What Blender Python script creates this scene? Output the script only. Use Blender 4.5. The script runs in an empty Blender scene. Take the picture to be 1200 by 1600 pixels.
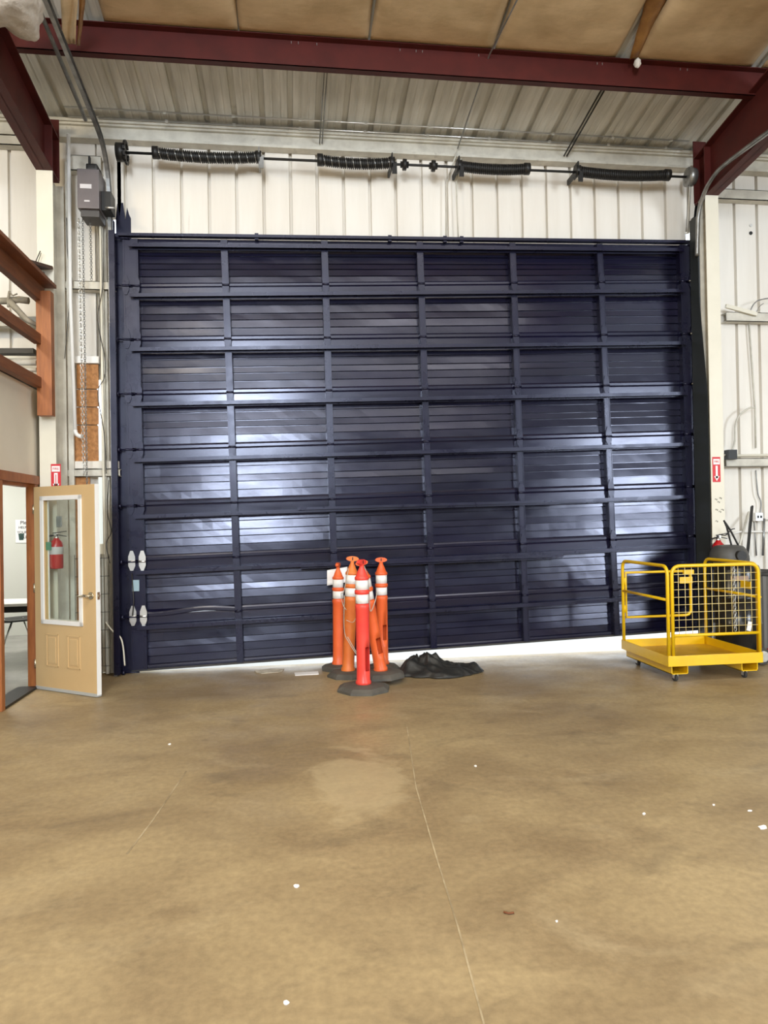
import bpy, bmesh, math, random
from mathutils import Vector, Matrix, noise
R = math.radians
random.seed(7)
S = bpy.context.scene
COL = S.collection

# ------------------------------------------------------------------ camera, light, exposure
F = 1110.0
YAW, PITCH, ROLL, CAMH = R(7.4), R(0.52), 0.017, 1.63
fw = Vector((math.sin(YAW)*math.cos(PITCH), math.cos(YAW)*math.cos(PITCH), math.sin(PITCH)))
rt0 = Vector((math.cos(YAW), -math.sin(YAW), 0))
up0 = rt0.cross(fw)
rt = rt0*math.cos(ROLL) - up0*math.sin(ROLL)
up = up0*math.cos(ROLL) + rt0*math.sin(ROLL)
CAM = Vector((0, 0, CAMH))
cd = bpy.data.cameras.new('camera'); cam = bpy.data.objects.new('camera', cd); COL.objects.link(cam)
cam.matrix_world = Matrix(((rt.x, up.x, -fw.x, 0), (rt.y, up.y, -fw.y, 0), (rt.z, up.z, -fw.z, CAMH), (0, 0, 0, 1)))
cd.sensor_fit = 'HORIZONTAL'; cd.sensor_width = 36; cd.lens = F/1200*36; cd.clip_start = .05; cd.clip_end = 300
S.camera = cam

S.view_settings.view_transform = 'Standard'; S.view_settings.look = 'None'
S.view_settings.gamma = 1; S.view_settings.use_curve_mapping = False
S.view_settings.exposure = 0.0

w = bpy.data.worlds.new('sky'); S.world = w; w.use_nodes = True
bg = w.node_tree.nodes['Background']; bg.inputs[0].default_value = (.86, .94, 1, 1); bg.inputs[1].default_value = 3.2

def area(name, loc, rot, sx, sy, power, col):
    l = bpy.data.lights.new(name, 'AREA'); l.shape = 'RECTANGLE'; l.size = sx; l.size_y = sy
    l.energy = power; l.color = col
    o = bpy.data.objects.new(name, l); COL.objects.link(o); o.location = loc; o.rotation_euler = rot
    return o
sun = bpy.data.lights.new('sun', 'SUN'); sun.energy = 3.5; sun.angle = R(.6); sun.color = (1, .96, .9)
so = bpy.data.objects.new('sun', sun); COL.objects.link(so); so.rotation_euler = (R(28), R(-12), 0)
# daylight through the open bays in the back wall (behind the camera), facing +Y
area('daylight_bay_left', (-1.5, -8.9, 5.5), (R(84), 0, 0), 2.8, 3.6, 1450, (.84, .92, 1))
area('daylight_bay_right', (12.6, -8.9, 3.7), (R(90), 0, R(14)), 3.2, 3.8, 1400, (.84, .92, 1))
# rooflights / high bay lamps over the middle of the hall
area('rooflight_near', (1.2, 2.2, 6.6), (0, 0, 0), 7.0, 1.6, 215, (1, .95, .86))
area('rooflight_far', (1.2, -4.0, 6.6), (0, 0, 0), 9.0, 2.2, 430, (1, .94, .84))
area('lamp_warm_left', (-4.3, 3.2, 5.3), (R(48), 0, R(-22)), 1.0, .7, 120, (1, .84, .58))
area('warm_floor_fill', (-2.0, 3.0, 5.9), (R(-12), 0, 0), 1.2, 1.0, 85, (1, .86, .6))  # added warm fill that brightens the slab at left
area('office_lamp', (-4.6, 9.2, 2.85), (0, 0, 0), 1.6, 1.2, 110, (1, .99, .95))

# ------------------------------------------------------------------ helpers
def U(px, py, x=None, y=None, z=None):
    """place a photographed point on a real plane of the building"""
    d = fw + rt*((px-600)/F) + up*((800-py)/F)
    if y is not None: t = y/d.y
    elif x is not None: t = x/d.x
    else: t = (z-CAMH)/d.z
    return CAM + d*t

def setp(o, label=None, cat=None, group=None, kind=None):
    if label: o['label'] = label
    if cat: o['category'] = cat
    if group: o['group'] = group
    if kind: o['kind'] = kind
    return o
WL = {}
def thing(name, loc, label, cat, group=None, rotz=0, kind=None):
    o = bpy.data.objects.new(name, None); o.empty_display_size = .1; COL.objects.link(o)
    o.location = loc; o.rotation_euler = (0, 0, rotz)
    WL[o.name] = Vector(loc)
    return setp(o, label, cat, group, kind)

class MB:
    def __init__(s): s.bm = bmesh.new()
    def face(s, pts):
        vs = [s.bm.verts.new(p) for p in pts]
        return s.bm.faces.new(vs)
    def box(s, c, d, rot=None, bev=0):
        t = bmesh.new(); bmesh.ops.create_cube(t, size=1)
        for v in t.verts: v.co = Vector((v.co.x*d[0], v.co.y*d[1], v.co.z*d[2]))
        if bev: bmesh.ops.bevel(t, geom=list(t.edges), offset=bev, segments=2, affect='EDGES', profile=.7)
        M = Matrix.Translation(Vector(c)) @ (rot.to_4x4() if rot else Matrix())
        s.add(t, M); return s
    def add(s, t, M=None):
        m = bpy.data.meshes.new('tmp')
        if M: bmesh.ops.transform(t, matrix=M, verts=t.verts)
        t.to_mesh(m); t.free(); s.bm.from_mesh(m); bpy.data.meshes.remove(m)
    def b2(s, p0, p1, bev=0):
        c = [(a+b)/2 for a, b in zip(p0, p1)]; d = [abs(a-b) for a, b in zip(p0, p1)]
        return s.box(c, d, None, bev)
    def beam(s, p0, p1, wd, ht, bev=0, upv=(0, 0, 1)):
        p0 = Vector(p0); p1 = Vector(p1); d = p1-p0; L = d.length; x = d.normalized()
        u = Vector(upv); y = u.cross(x)
        if y.length < 1e-4: y = Vector((0, 1, 0)).cross(x)
        y.normalize(); z = x.cross(y)
        M = Matrix((x, y, z)).transposed()
        return s.box((p0+p1)/2, (L, wd, ht), M, bev)
    def tube(s, pts, r, n=10, cap=True, closed=False):
        pts = [Vector(p) for p in pts]; N = len(pts); rings = []
        rr = r if isinstance(r, (list, tuple)) else [r]*N
        prev = None
        for i, p in enumerate(pts):
            if closed: t = pts[(i+1) % N]-pts[i-1]
            else: t = pts[min(i+1, N-1)]-pts[max(i-1, 0)]
            t.normalize()
            if prev is None:
                a = Vector((0, 0, 1)) if abs(t.z) < .9 else Vector((1, 0, 0))
                u = t.cross(a).normalized()
            else:
                u = (prev - t*prev.dot(t)).normalized()
            prev = u; v = t.cross(u)
            rings.append([s.bm.verts.new(p+(u*math.cos(2*math.pi*k/n)+v*math.sin(2*math.pi*k/n))*rr[i]) for k in range(n)])
        m = N if closed else N-1
        for i in range(m):
            a, b = rings[i], rings[(i+1) % N]
            for k in range(n):
                f = s.bm.faces.new((a[k], a[(k+1) % n], b[(k+1) % n], b[k])); f.smooth = True
        if cap and not closed:
            s.bm.faces.new(list(reversed(rings[0]))); s.bm.faces.new(rings[-1])
        return s
    def lathe(s, prof, loc=(0, 0, 0), n=24, M=None, skip=None, sx=1, sy=1, rot0=0):
        t = bmesh.new(); rings = []
        for r, z in prof:
            rings.append([t.verts.new((max(r, 1e-4)*math.cos(2*math.pi*k/n+rot0)*sx, max(r, 1e-4)*math.sin(2*math.pi*k/n+rot0)*sy, z)) for k in range(n)])
        for i in range(len(rings)-1):
            for k in range(n):
                if skip and skip(i, k): continue
                f = t.faces.new((rings[i][k], rings[i][(k+1) % n], rings[i+1][(k+1) % n], rings[i+1][k])); f.smooth = n > 10
        MM = Matrix.Translation(Vector(loc))
        if M is not None: MM = MM @ M
        s.add(t, MM); return s
    def prism(s, pts, d):
        """extrude a planar outline by vector d"""
        d = Vector(d); a = [s.bm.verts.new(p) for p in pts]; b = [s.bm.verts.new(Vector(p)+d) for p in pts]
        n = len(pts); s.bm.faces.new(a); s.bm.faces.new(list(reversed(b)))
        for i in range(n): s.bm.faces.new((a[i], b[i], b[(i+1) % n], a[(i+1) % n]))
        return s
    def build(s, name, m, parent=None, label=None, cat=None, group=None, kind=None, local=False, origin=None, solid=0):
        bm = s.bm
        bmesh.ops.recalc_face_normals(bm, faces=bm.faces)
        off = Vector((0, 0, 0))
        if parent is not None and not local: off = WL[parent.name]
        elif parent is None:
            if origin is not None: off = Vector(origin)
            elif bm.verts:
                xs = [v.co for v in bm.verts]
                off = Vector(((min(v.x for v in xs)+max(v.x for v in xs))/2, (min(v.y for v in xs)+max(v.y for v in xs))/2, min(v.z for v in xs)))
        if off.length: bmesh.ops.translate(bm, vec=-off, verts=bm.verts)
        me = bpy.data.meshes.new(name); bm.to_mesh(me); bm.free()
        o = bpy.data.objects.new(name, me); COL.objects.link(o)
        if m: me.materials.append(m)
        if parent is None: o.location = off; WL[o.name] = off
        else: o.parent = parent; WL[o.name] = WL[parent.name].copy() if not local else Vector((0, 0, 0))
        if solid:
            md = o.modifiers.new('thick', 'SOLIDIFY'); md.thickness = solid; md.offset = 0
        return setp(o, label, cat, group, kind)

def bend(p0, p1, p2, n=8):
    p0, p1, p2 = map(Vector, (p0, p1, p2))
    return [(1-t)**2*p0+2*t*(1-t)*p1+t*t*p2 for t in [i/n for i in range(n+1)]]
def cat_pts(pts, n=8):
    pts = [Vector(p) for p in pts]; P = [pts[0]]+pts+[pts[-1]]; out = []
    for i in range(1, len(P)-2):
        a, b, c, d = P[i-1], P[i], P[i+1], P[i+2]
        for k in range(n):
            t = k/n
            out.append(.5*((2*b)+(-a+c)*t+(2*a-5*b+4*c-d)*t*t+(-a+3*b-3*c+d)*t**3))
    out.append(pts[-1]); return out
def rounded(pts, r, n=6, closed=False):
    """polyline with rounded corners"""
    pts = [Vector(p) for p in pts]; out = []; N = len(pts)
    for i, p in enumerate(pts):
        if not closed and i in (0, N-1): out.append(p); continue
        a = (pts[i-1]-p).normalized(); b = (pts[(i+1) % N]-p).normalized()
        out += bend(p+a*r, p, p+b*r, n)
    return out

def text_part(txt, size, m, parent, M, name='lettering', ext=.001):
    c = bpy.data.curves.new('t', 'FONT'); c.body = txt; c.size = size; c.extrude = ext
    c.align_x = 'CENTER'; c.align_y = 'CENTER'
    o = bpy.data.objects.new('t', c); COL.objects.link(o)
    bpy.context.view_layer.update()
    me = bpy.data.meshes.new_from_object(o.evaluated_get(bpy.context.evaluated_depsgraph_get()))
    bpy.data.objects.remove(o); bpy.data.curves.remove(c)
    me.transform(Matrix.Translation(-WL[parent.name]) @ M); me.materials.clear(); me.materials.append(m)
    t = bpy.data.objects.new(name, me); COL.objects.link(t); t.parent = parent; WL[t.name] = WL[parent.name]
    return t

# ------------------------------------------------------------------ materials
MT = {}
def mat(name, col, rough=.6, metal=0, col2=None, scale=4, bump=0, bscale=40, stretch=(1, 1, 1), spec=.5, coat=0, cr=(.35, .65), dirt=None, rvar=0, detail=6, subs=0):
    if name in MT: return MT[name]
    m = bpy.data.materials.new(name); m.use_nodes = True; nt = m.node_tree; b = nt.nodes['Principled BSDF']
    b.inputs['Base Color'].default_value = (*col, 1); b.inputs['Roughness'].default_value = rough
    b.inputs['Metallic'].default_value = metal; b.inputs['Specular IOR Level'].default_value = spec
    b.inputs['Coat Weight'].default_value = coat
    geo = nt.nodes.new('ShaderNodeNewGeometry'); mp = nt.nodes.new('ShaderNodeMapping')
    mp.inputs['Scale'].default_value = stretch; nt.links.new(geo.outputs['Position'], mp.inputs[0])
    def nz(sc, det=6):
        n = nt.nodes.new('ShaderNodeTexNoise'); n.inputs['Scale'].default_value = sc; n.inputs['Detail'].default_value = det
        n.inputs['Roughness'].default_value = .6
        nt.links.new(mp.outputs[0], n.inputs['Vector']); return n
    last = None
    if col2:
        n = nz(scale, detail); r = nt.nodes.new('ShaderNodeValToRGB')
        r.color_ramp.elements[0].position = cr[0]; r.color_ramp.elements[1].position = cr[1]
        r.color_ramp.elements[0].color = (*col2, 1); r.color_ramp.elements[1].color = (*col, 1)
        nt.links.new(n.outputs['Fac'], r.inputs[0]); last = r.outputs[0]
    if dirt:   # (colour, scale, threshold, amount)
        n = nz(dirt[1], 8); r = nt.nodes.new('ShaderNodeValToRGB')
        r.color_ramp.elements[0].position = dirt[2]; r.color_ramp.elements[1].position = dirt[2]+.14
        r.color_ramp.elements[0].color = (0, 0, 0, 1); r.color_ramp.elements[1].color = (dirt[3],)*3+(1,)
        nt.links.new(n.outputs['Fac'], r.inputs[0])
        mx = nt.nodes.new('ShaderNodeMix'); mx.data_type = 'RGBA'
        nt.links.new(r.outputs[0], mx.inputs[0])
        if last: nt.links.new(last, mx.inputs[6])
        else: mx.inputs[6].default_value = (*col, 1)
        mx.inputs[7].default_value = (*dirt[0], 1); last = mx.outputs[2]
    if last: nt.links.new(last, b.inputs['Base Color'])
    if rvar:
        n = nz(scale*1.7, 4); mr = nt.nodes.new('ShaderNodeMapRange')
        mr.inputs[1].default_value = .3; mr.inputs[2].default_value = .7
        mr.inputs[3].default_value = rough-rvar; mr.inputs[4].default_value = rough+rvar
        nt.links.new(n.outputs['Fac'], mr.inputs[0]); nt.links.new(mr.outputs[0], b.inputs['Roughness'])
    if bump:
        n = nz(bscale, 5); bp = nt.nodes.new('ShaderNodeBump'); bp.inputs['Strength'].default_value = bump
        bp.inputs['Distance'].default_value = .01
        nt.links.new(n.outputs['Fac'], bp.inputs['Height']); nt.links.new(bp.outputs[0], b.inputs['Normal'])
    MT[name] = m; return m

navy = mat('navy_door_paint', (.0075, .0065, .023), .30, 0, (.008, .008, .020), 3, .03, 10, spec=.5, rvar=.06)
navyskin = mat('navy_panel_paint', (.0075, .0065, .023), .21, 0, (.008, .008, .019), 1.6, .05, 2.4, (.5, 1, 2.2), spec=.6, rvar=.05)
for m_ in (navy, navyskin): m_.node_tree.nodes['Principled BSDF'].inputs['Specular Tint'].default_value = (.78, .81, 1, 1)
whitew = mat('white_wall_sheet', (.86, .82, .75), .5, 0, (.78, .73, .65), 1.3, .05, 6, (3, 1, .35), dirt=((.38, .31, .22), 3.2, .66, .5), spec=.4)
whitep = mat('cream_steel_paint', (.78, .74, .62), .5, 0, (.73, .69, .57), 2, dirt=((.35, .30, .22), 9, .68, .5))
girtm = mat('dusty_girt_paint', (.70, .67, .58), .55, 0, (.52, .49, .42), 5, dirt=((.22, .19, .15), 7, .62, .6))
galv = mat('galvanised_roof_sheet', (.74, .73, .68), .45, .1, (.54, .53, .48), 2.2, .03, 8, (5, .5, 1), rvar=.1)
galvd = mat('galvanised_steel', (.36, .36, .35), .38, .7, (.22, .22, .21), 8, rvar=.1)
redm = mat('red_oxide_steel', (.085, .014, .011), .5, 0, (.062, .011, .009), 4, dirt=((.12, .04, .035), 10, .66, .4), spec=.25)
insul = mat('tan_insulation_facing', (.70, .52, .31), .6, 0, (.53, .38, .21), 2.2, .25, 9, (1, 2, 1), dirt=((.25, .18, .10), 2.4, .64, .5))
kraft = mat('brown_kraft_facing', (.33, .16, .045), .5, 0, (.20, .09, .025), 6, .3, 12)
fluff = mat('white_glass_wool', (.72, .68, .62), .95, 0, (.55, .50, .43), 9, .8, 30)
woodm = mat('stained_timber', (.40, .135, .035), .5, 0, (.26, .08, .022), 5, .1, 30, (6, 1, .6))
woodh = mat('stained_timber_rail', (.24, .085, .032), .55, 0, (.16, .055, .022), 5, .1, 30, (2, .6, 6))
osb = mat('orange_osb', (.52, .235, .07), .6, 0, (.33, .135, .035), 26, .15, 40, (1, 1, 1), detail=3)
drywall = mat('beige_drywall', (.82, .74, .60), .8, 0, (.78, .70, .56), 1.5)
officew = mat('office_wall_paint', (.66, .66, .60), .8)
dark = mat('black_steel', (.018, .017, .016), .45, .2)
darkr = mat('black_rubber', (.035, .034, .032), .75, 0, (.06, .055, .05), 6)
greybox = mat('grey_enamel_box', (.15, .13, .135), .4, 0, (.12, .105, .11), 3)
yel = mat('yellow_enamel', (.86, .55, .006), .35, 0, (.80, .49, .005), 4, coat=.2)
yeld = mat('yellow_deck_plate', (.74, .42, .015), .45, 0, (.52, .27, .012), 3, .2, 60)
tan = mat('tan_door_paint', (.66, .455, .225), .45, 0, (.63, .43, .21), 2)
whitef = mat('white_frame_paint', (.88, .86, .82), .4)
chrome = mat('bright_zinc', (.75, .75, .73), .28, .9)
brass = mat('nickel_brass', (.62, .55, .42), .25, .9)
orange = mat('orange_plastic', (.86, .15, .035), .42, 0, (.80, .12, .03), 6, dirt=((.45, .09, .03), 9, .66, .5))
orange2 = mat('faded_orange_plastic', (.80, .22, .04), .5, 0, (.70, .15, .03), 5, dirt=((.40, .12, .03), 7, .62, .6))
redor = mat('red_orange_plastic', (.90, .055, .045), .38, 0, (.86, .075, .05), 5)
reflw = mat('reflective_white', (.92, .90, .87), .35, 0, (.84, .82, .78), 14)
paper = mat('white_paper', (.88, .87, .86), .7)
red = mat('extinguisher_red', (.50, .012, .016), .25, 0, coat=.4)
signred = mat('sign_red', (.62, .02, .03), .5)
tarpm = mat('black_tarp', (.018, .018, .017), .5, 0, (.03, .029, .027), 5, .3, 30)
conc = mat('outdoor_concrete', (.62, .60, .56), .8)
greyh = mat('grey_moulded_plastic', (.085, .083, .078), .5, 0, (.06, .058, .055), 6)
label = mat('pale_label', (.62, .60, .62), .5)
greenp = mat('green_plastic', (.05, .22, .12), .4)
wire = mat('dark_wire', (.06, .055, .05), .5, .5)
rope = mat('grey_rope', (.50, .44, .36), .8)
def glassm():
    m = bpy.data.materials.new('window_glass'); m.use_nodes = True; nt = m.node_tree; nt.nodes.clear()
    o = nt.nodes.new('ShaderNodeOutputMaterial'); mx = nt.nodes.new('ShaderNodeMixShader')
    fr = nt.nodes.new('ShaderNodeValue'); fr.outputs[0].default_value = .07
    t = nt.nodes.new('ShaderNodeBsdfTransparent'); t.inputs[0].default_value = (.93, .96, .94, 1)
    g = nt.nodes.new('ShaderNodeBsdfGlossy'); g.inputs['Roughness'].default_value = .02
    nt.links.new(fr.outputs[0], mx.inputs[0]); nt.links.new(t.outputs[0], mx.inputs[1]); nt.links.new(g.outputs[0], mx.inputs[2])
    nt.links.new(mx.outputs[0], o.inputs[0]); return m
glass = glassm()
dimw = mat('dull_grey_wall', (.22, .215, .20), .85)

def floor_mat():
    m = bpy.data.materials.new('stained_concrete'); m.use_nodes = True; nt = m.node_tree; b = nt.nodes['Principled BSDF']
    geo = nt.nodes.new('ShaderNodeNewGeometry')
    def nz(sc, det=8, st=(1, 1, 1), dist=0, off=(0, 0, 0)):
        mp = nt.nodes.new('ShaderNodeMapping'); mp.inputs['Scale'].default_value = st; mp.inputs['Location'].default_value = off
        nt.links.new(geo.outputs['Position'], mp.inputs[0])
        n = nt.nodes.new('ShaderNodeTexNoise'); n.inputs['Scale'].default_value = sc; n.inputs['Detail'].default_value = det
        n.inputs['Roughness'].default_value = .62; n.inputs['Distortion'].default_value = dist
        nt.links.new(mp.outputs[0], n.inputs['Vector']); return n.outputs['Fac']
    def ramp(src, a, b_, ca, cb):
        r = nt.nodes.new('ShaderNodeValToRGB'); e = r.color_ramp.elements
        e[0].position = a; e[1].position = b_; e[0].color = (*ca, 1); e[1].color = (*cb, 1)
        nt.links.new(src, r.inputs[0]); return r.outputs[0]
    def mix(f, a, c, mode='MIX'):
        x = nt.nodes.new('ShaderNodeMix'); x.data_type = 'RGBA'; x.blend_type = mode
        for k, v in ((0, f), (6, a), (7, c)):
            if isinstance(v, (int, float)): x.inputs[k].default_value = v
            elif isinstance(v, tuple): x.inputs[k].default_value = (*v, 1)
            else: nt.links.new(v, x.inputs[k])
        return x.outputs[2]
    base = ramp(nz(.75, 10, (1, 1.5, 1), .5), .36, .64, (.255, .180, .096), (.40, .298, .160))
    pale = ramp(nz(1.1, 9, (1, 1.6, 1), .8, (4, 2, 0)), .56, .70, (0, 0, 0), (.55,)*3)
    c = mix(pale, base, (.42, .325, .19))
    dk = ramp(nz(2.2, 9, (1, 1.5, 1), .6, (9, 1, 0)), .56, .70, (0, 0, 0), (.42,)*3)
    c = mix(dk, c, (.15, .11, .065))
    fine = ramp(nz(26, 6), .35, .65, (.86,)*3, (1.08,)*3)
    c = mix(1.0, c, fine, 'MULTIPLY')
    # pale patch on the slab in the middle of the hall
    vm = nt.nodes.new('ShaderNodeVectorMath'); vm.operation = 'SUBTRACT'; vm.inputs[1].default_value = (.38, 4.45, 0)
    nt.links.new(geo.outputs['Position'], vm.inputs[0])
    mp = nt.nodes.new('ShaderNodeMapping'); mp.inputs['Scale'].default_value = (1.35, .72, 0); nt.links.new(vm.outputs[0], mp.inputs[0])
    ln = nt.nodes.new('ShaderNodeVectorMath'); ln.operation = 'LENGTH'; nt.links.new(mp.outputs[0], ln.inputs[0])
    ad = nt.nodes.new('ShaderNodeMath'); ad.operation = 'MULTIPLY_ADD'; ad.inputs[1].default_value = .9
    nt.links.new(nz(2.4, 8, (1, 1, 1), .9), ad.inputs[0]); nt.links.new(ln.outputs['Value'], ad.inputs[2])
    pt = ramp(ad.outputs[0], .76, .88, (.45,)*3, (0, 0, 0))
    c = mix(pt, c, (.50, .395, .235))
    nt.links.new(c, b.inputs['Base Color'])
    rr = nt.nodes.new('ShaderNodeMapRange'); rr.inputs[3].default_value = .34; rr.inputs[4].default_value = .62
    rr.inputs[1].default_value = .3; rr.inputs[2].default_value = .7
    nt.links.new(nz(1.4, 6, (1, 1.5, 1)), rr.inputs[0]); nt.links.new(rr.outputs[0], b.inputs['Roughness'])
    b.inputs['Specular IOR Level'].default_value = .45
    bp = nt.nodes.new('ShaderNodeBump'); bp.inputs['Strength'].default_value = .12; bp.inputs['Distance'].default_value = .01
    nt.links.new(nz(18, 6), bp.inputs['Height']); nt.links.new(bp.outputs[0], b.inputs['Normal'])
    return m
floorm = floor_mat()

# ------------------------------------------------------------------ building shell
D = 7.95            # inner face of the big door
YS = 8.06           # wall sheets
ROOF = lambda y: 6.02 + .167*(7.95-y)
XL, XR, YB = -9.0, 17.0, -10.0

MB().b2((XL, YB, -.2), (XR, 8.1, 0)).build('floor', floorm, kind='structure', label='stained brown concrete slab floor of the warehouse', cat='floor')
MB().b2((-40, 8.1, -.22), (40, 60, -.02)).build('ground', conc, kind='structure', label='sunlit concrete yard glimpsed under the rolling door', cat='ground')

def corr(mb, a0, a1, b0, b1, f, pitch=.3, off=-1.455, gw=.034, gd=.055, minor=False):
    """ribbed sheet: narrow grooves of depth gd every pitch; f(a, b, depth) -> point"""
    prof = [(a0, 0)]
    k = math.ceil((a0-off)/pitch)
    while off+k*pitch < a1:
        c = off+k*pitch; k += 1
        for dx, d in ((-gw*.5-.003, 0), (-gw*.5+.001, gd), (gw*.5-.001, gd), (gw*.5+.003, 0)):
            if a0 < c+dx < a1: prof.append((c+dx, d))
        if minor:
            for q in (pitch*.36, pitch*.64):
                for dx, d in ((-.016, 0), (0, .006), (.016, 0)):
                    if a0 < c+q+dx < a1: prof.append((c+q+dx, d))
    prof.append((a1, 0)); prof.sort(key=lambda t: t[0])
    for (x0, d0), (x1, d1) in zip(prof, prof[1:]):
        mb.face([f(x0, b0, d0), f(x1, b0, d1), f(x1, b1, d1), f(x0, b1, d0)])
wallf = lambda a, b, d: (a, YS+d, b)
# end wall sheets: over the door, left of it and right of it
m = MB()
corr(m, -1.84, 4.80, 4.62, 5.95, wallf)
corr(m, XL, -2.6, 3.0, 5.95, wallf)
corr(m, -2.6, -2.05, 3.2, 5.95, wallf)
corr(m, -2.05, -1.80, 4.95, 5.95, wallf)
corr(m, -2.6, -2.08, 0, 3.2, wallf)
corr(m, -2.08, -1.90, 3.2, 5.0, wallf)
corr(m, -2.02, -1.80, 0, 3.2, wallf)
corr(m, -2.08, -2.02, 0, 1.35, wallf)
corr(m, 5.04, XR, 0, 5.95, wallf)
corr(m, 4.80, 5.04, 5.05, 5.95, wallf)
corr(m, 4.965, 5.04, 0, 1.6, wallf)
m.build('wall_far', whitew, kind='structure', label='white painted ribbed sheet end wall around the navy door', cat='wall', solid=.004)
m = MB(); m.b2((XL, YS+.12, 6.0), (XR, YS+.16, 7)).b2((XL, YS-.1, 5.93), (XR, YS+.14, 5.99))
m.build('trim_1', girtm, kind='structure', label='dusty eave closure strip where roof meets end wall', cat='trim')
roofs = lambda a, b, d: (a, b, ROOF(b)+d)
m = MB(); corr(m, XL, XR, YB, 8.2, roofs, off=-1.45, gw=.06, gd=.04, minor=True)
m.build('ceiling', galv, kind='structure', label='bare ribbed galvanised roof sheets sloping up from the eave', cat='ceiling', solid=.004)
MB().b2((XL-.1, YB, 0), (XL, 8.2, 9.5)).build('wall_left', dimw, kind='structure', label='left side wall of the hall', cat='wall')
MB().b2((XR, YB, 0), (XR+.1, 8.2, 9.5)).build('wall_right', dimw, kind='structure', label='right side wall of the hall', cat='wall')
MB().b2((XL, YB-.1, 0), (XR, YB, 9.5)).build('wall_back', dimw, kind='structure', label='back wall of the hall behind the viewer', cat='wall')
# eave strut above the door
m = MB(); m.b2((XL, 7.93, 5.77), (XR, 8.05, 5.80)).b2((XL, 8.0, 5.78), (XR, 8.05, 5.97)).b2((XL, 7.93, 5.95), (XR, 8.05, 5.98))
m.build('eave_strut', girtm, label='long dusty white steel eave strut along the top of the end wall', cat='beam')

# ------------------------------------------------------------------ steel frame
def ibeam_col(name, xc, yf, z1, lab, wd=.16, dp=.36):
    r = thing(name, (xc, yf+dp/2, 0), lab, 'column')
    MB().b2((xc-wd/2, yf, 0), (xc+wd/2, yf+.012, z1), .002).build('flange', whitep, r)
    MB().b2((xc-.005, yf+.012, 0), (xc+.005, yf+dp-.012, z1)).build('web', girtm, r)
    MB().b2((xc-wd/2, yf+dp-.012, 0), (xc+wd/2, yf+dp, z1)).build('flange', girtm, r)
    MB().b2((xc-wd/2-.05, yf-.05, 0), (xc+wd/2+.05, yf+dp+.04, .015)).build('base_plate', girtm, r)
    return r
XCL, XCR, YC = -2.435, 4.83, 7.55
ibeam_col('steel_column', XCL, YC, 5.22, 'cream painted steel column left of the navy door, carrying a FIRE sign')
ibeam_col('steel_column', XCR, YC, 5.27, 'cream painted steel column right of the navy door, behind the yellow platform', dp=.14)

def rafter(xc, zb0, zb1s, zt0, lab):
    r = thing('roof_rafter', (xc, YC, zb0), lab, 'rafter')
    y1 = -2.0; w_ = .16
    zb = lambda y: zb0+zb1s*(YC-y); zt = lambda y: zt0+.167*(YC-y)
    def strip(f, t0, t1):
        m = MB()
        for (ya, yb) in ((YC+.22, y1),):
            p = [(xc-w_/2, ya, f(ya)+t0), (xc+w_/2, ya, f(ya)+t0), (xc+w_/2, yb, f(yb)+t0), (xc-w_/2, yb, f(yb)+t0)]
            m.prism(p, (0, 0, t1-t0))
        return m
    strip(zb, 0, .014).build('bottom_flange', redm, r)
    strip(zt, -.014, 0).build('top_flange', redm, r)
    MB().prism([(xc-.005, YC+.22, zb(YC+.22)), (xc-.005, y1, zb(y1)), (xc-.005, y1, zt(y1)), (xc-.005, YC+.22, zt(YC+.22))], (.01, 0, 0)).build('web', redm, r)
    m = MB(); m.b2((xc-w_/2, YC, zb(YC)+.014), (xc+w_/2, YC+.012, zt(YC)-.014)).build('knee_stiffener', redm, r)
    m = MB(); m.b2((xc-w_/2, YC+.22, zb(YC)), (xc+w_/2, YC+.232, zt(YC+.22)+.2)).build('end_plate', redm, r)
rafter(XCL, 5.22, .115, 5.70, 'dark red steel roof rafter rising toward the viewer from the left column')
rafter(XCR, 5.27, .115, 5.84, 'dark red steel roof rafter rising toward the viewer from the right column')
# purlin across the hall
py_ = 6.75; zt_ = ROOF(py_)-.035; zb_ = zt_-.245
r = thing('roof_purlin', (1.2, py_, zb_), 'long dark red steel roof purlin crossing the hall in front of the bare sheets', 'beam')
MB().b2((XL, py_-.004, zb_), (XR, py_+.004, zt_)).build('web', redm, r)
MB().b2((XL, py_-.004, zb_), (XR, py_+.075, zb_+.006)).build('bottom_flange', redm, r)
MB().b2((XL, py_-.075, zt_-.006), (XR, py_, zt_)).build('top_flange', redm, r)
m = MB()
for px in (455, 466, 495, 625, 650, 660, 748, 933, 941, 1063, 1074):
    p = U(px, 62+(px-455)*.061, y=py_-.012)
    m.box((p.x, py_-.009, min(p.z, zt_-.03)), (.006, .01, .022))
m.build('screw', chrome, r, kind='stuff')

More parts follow.
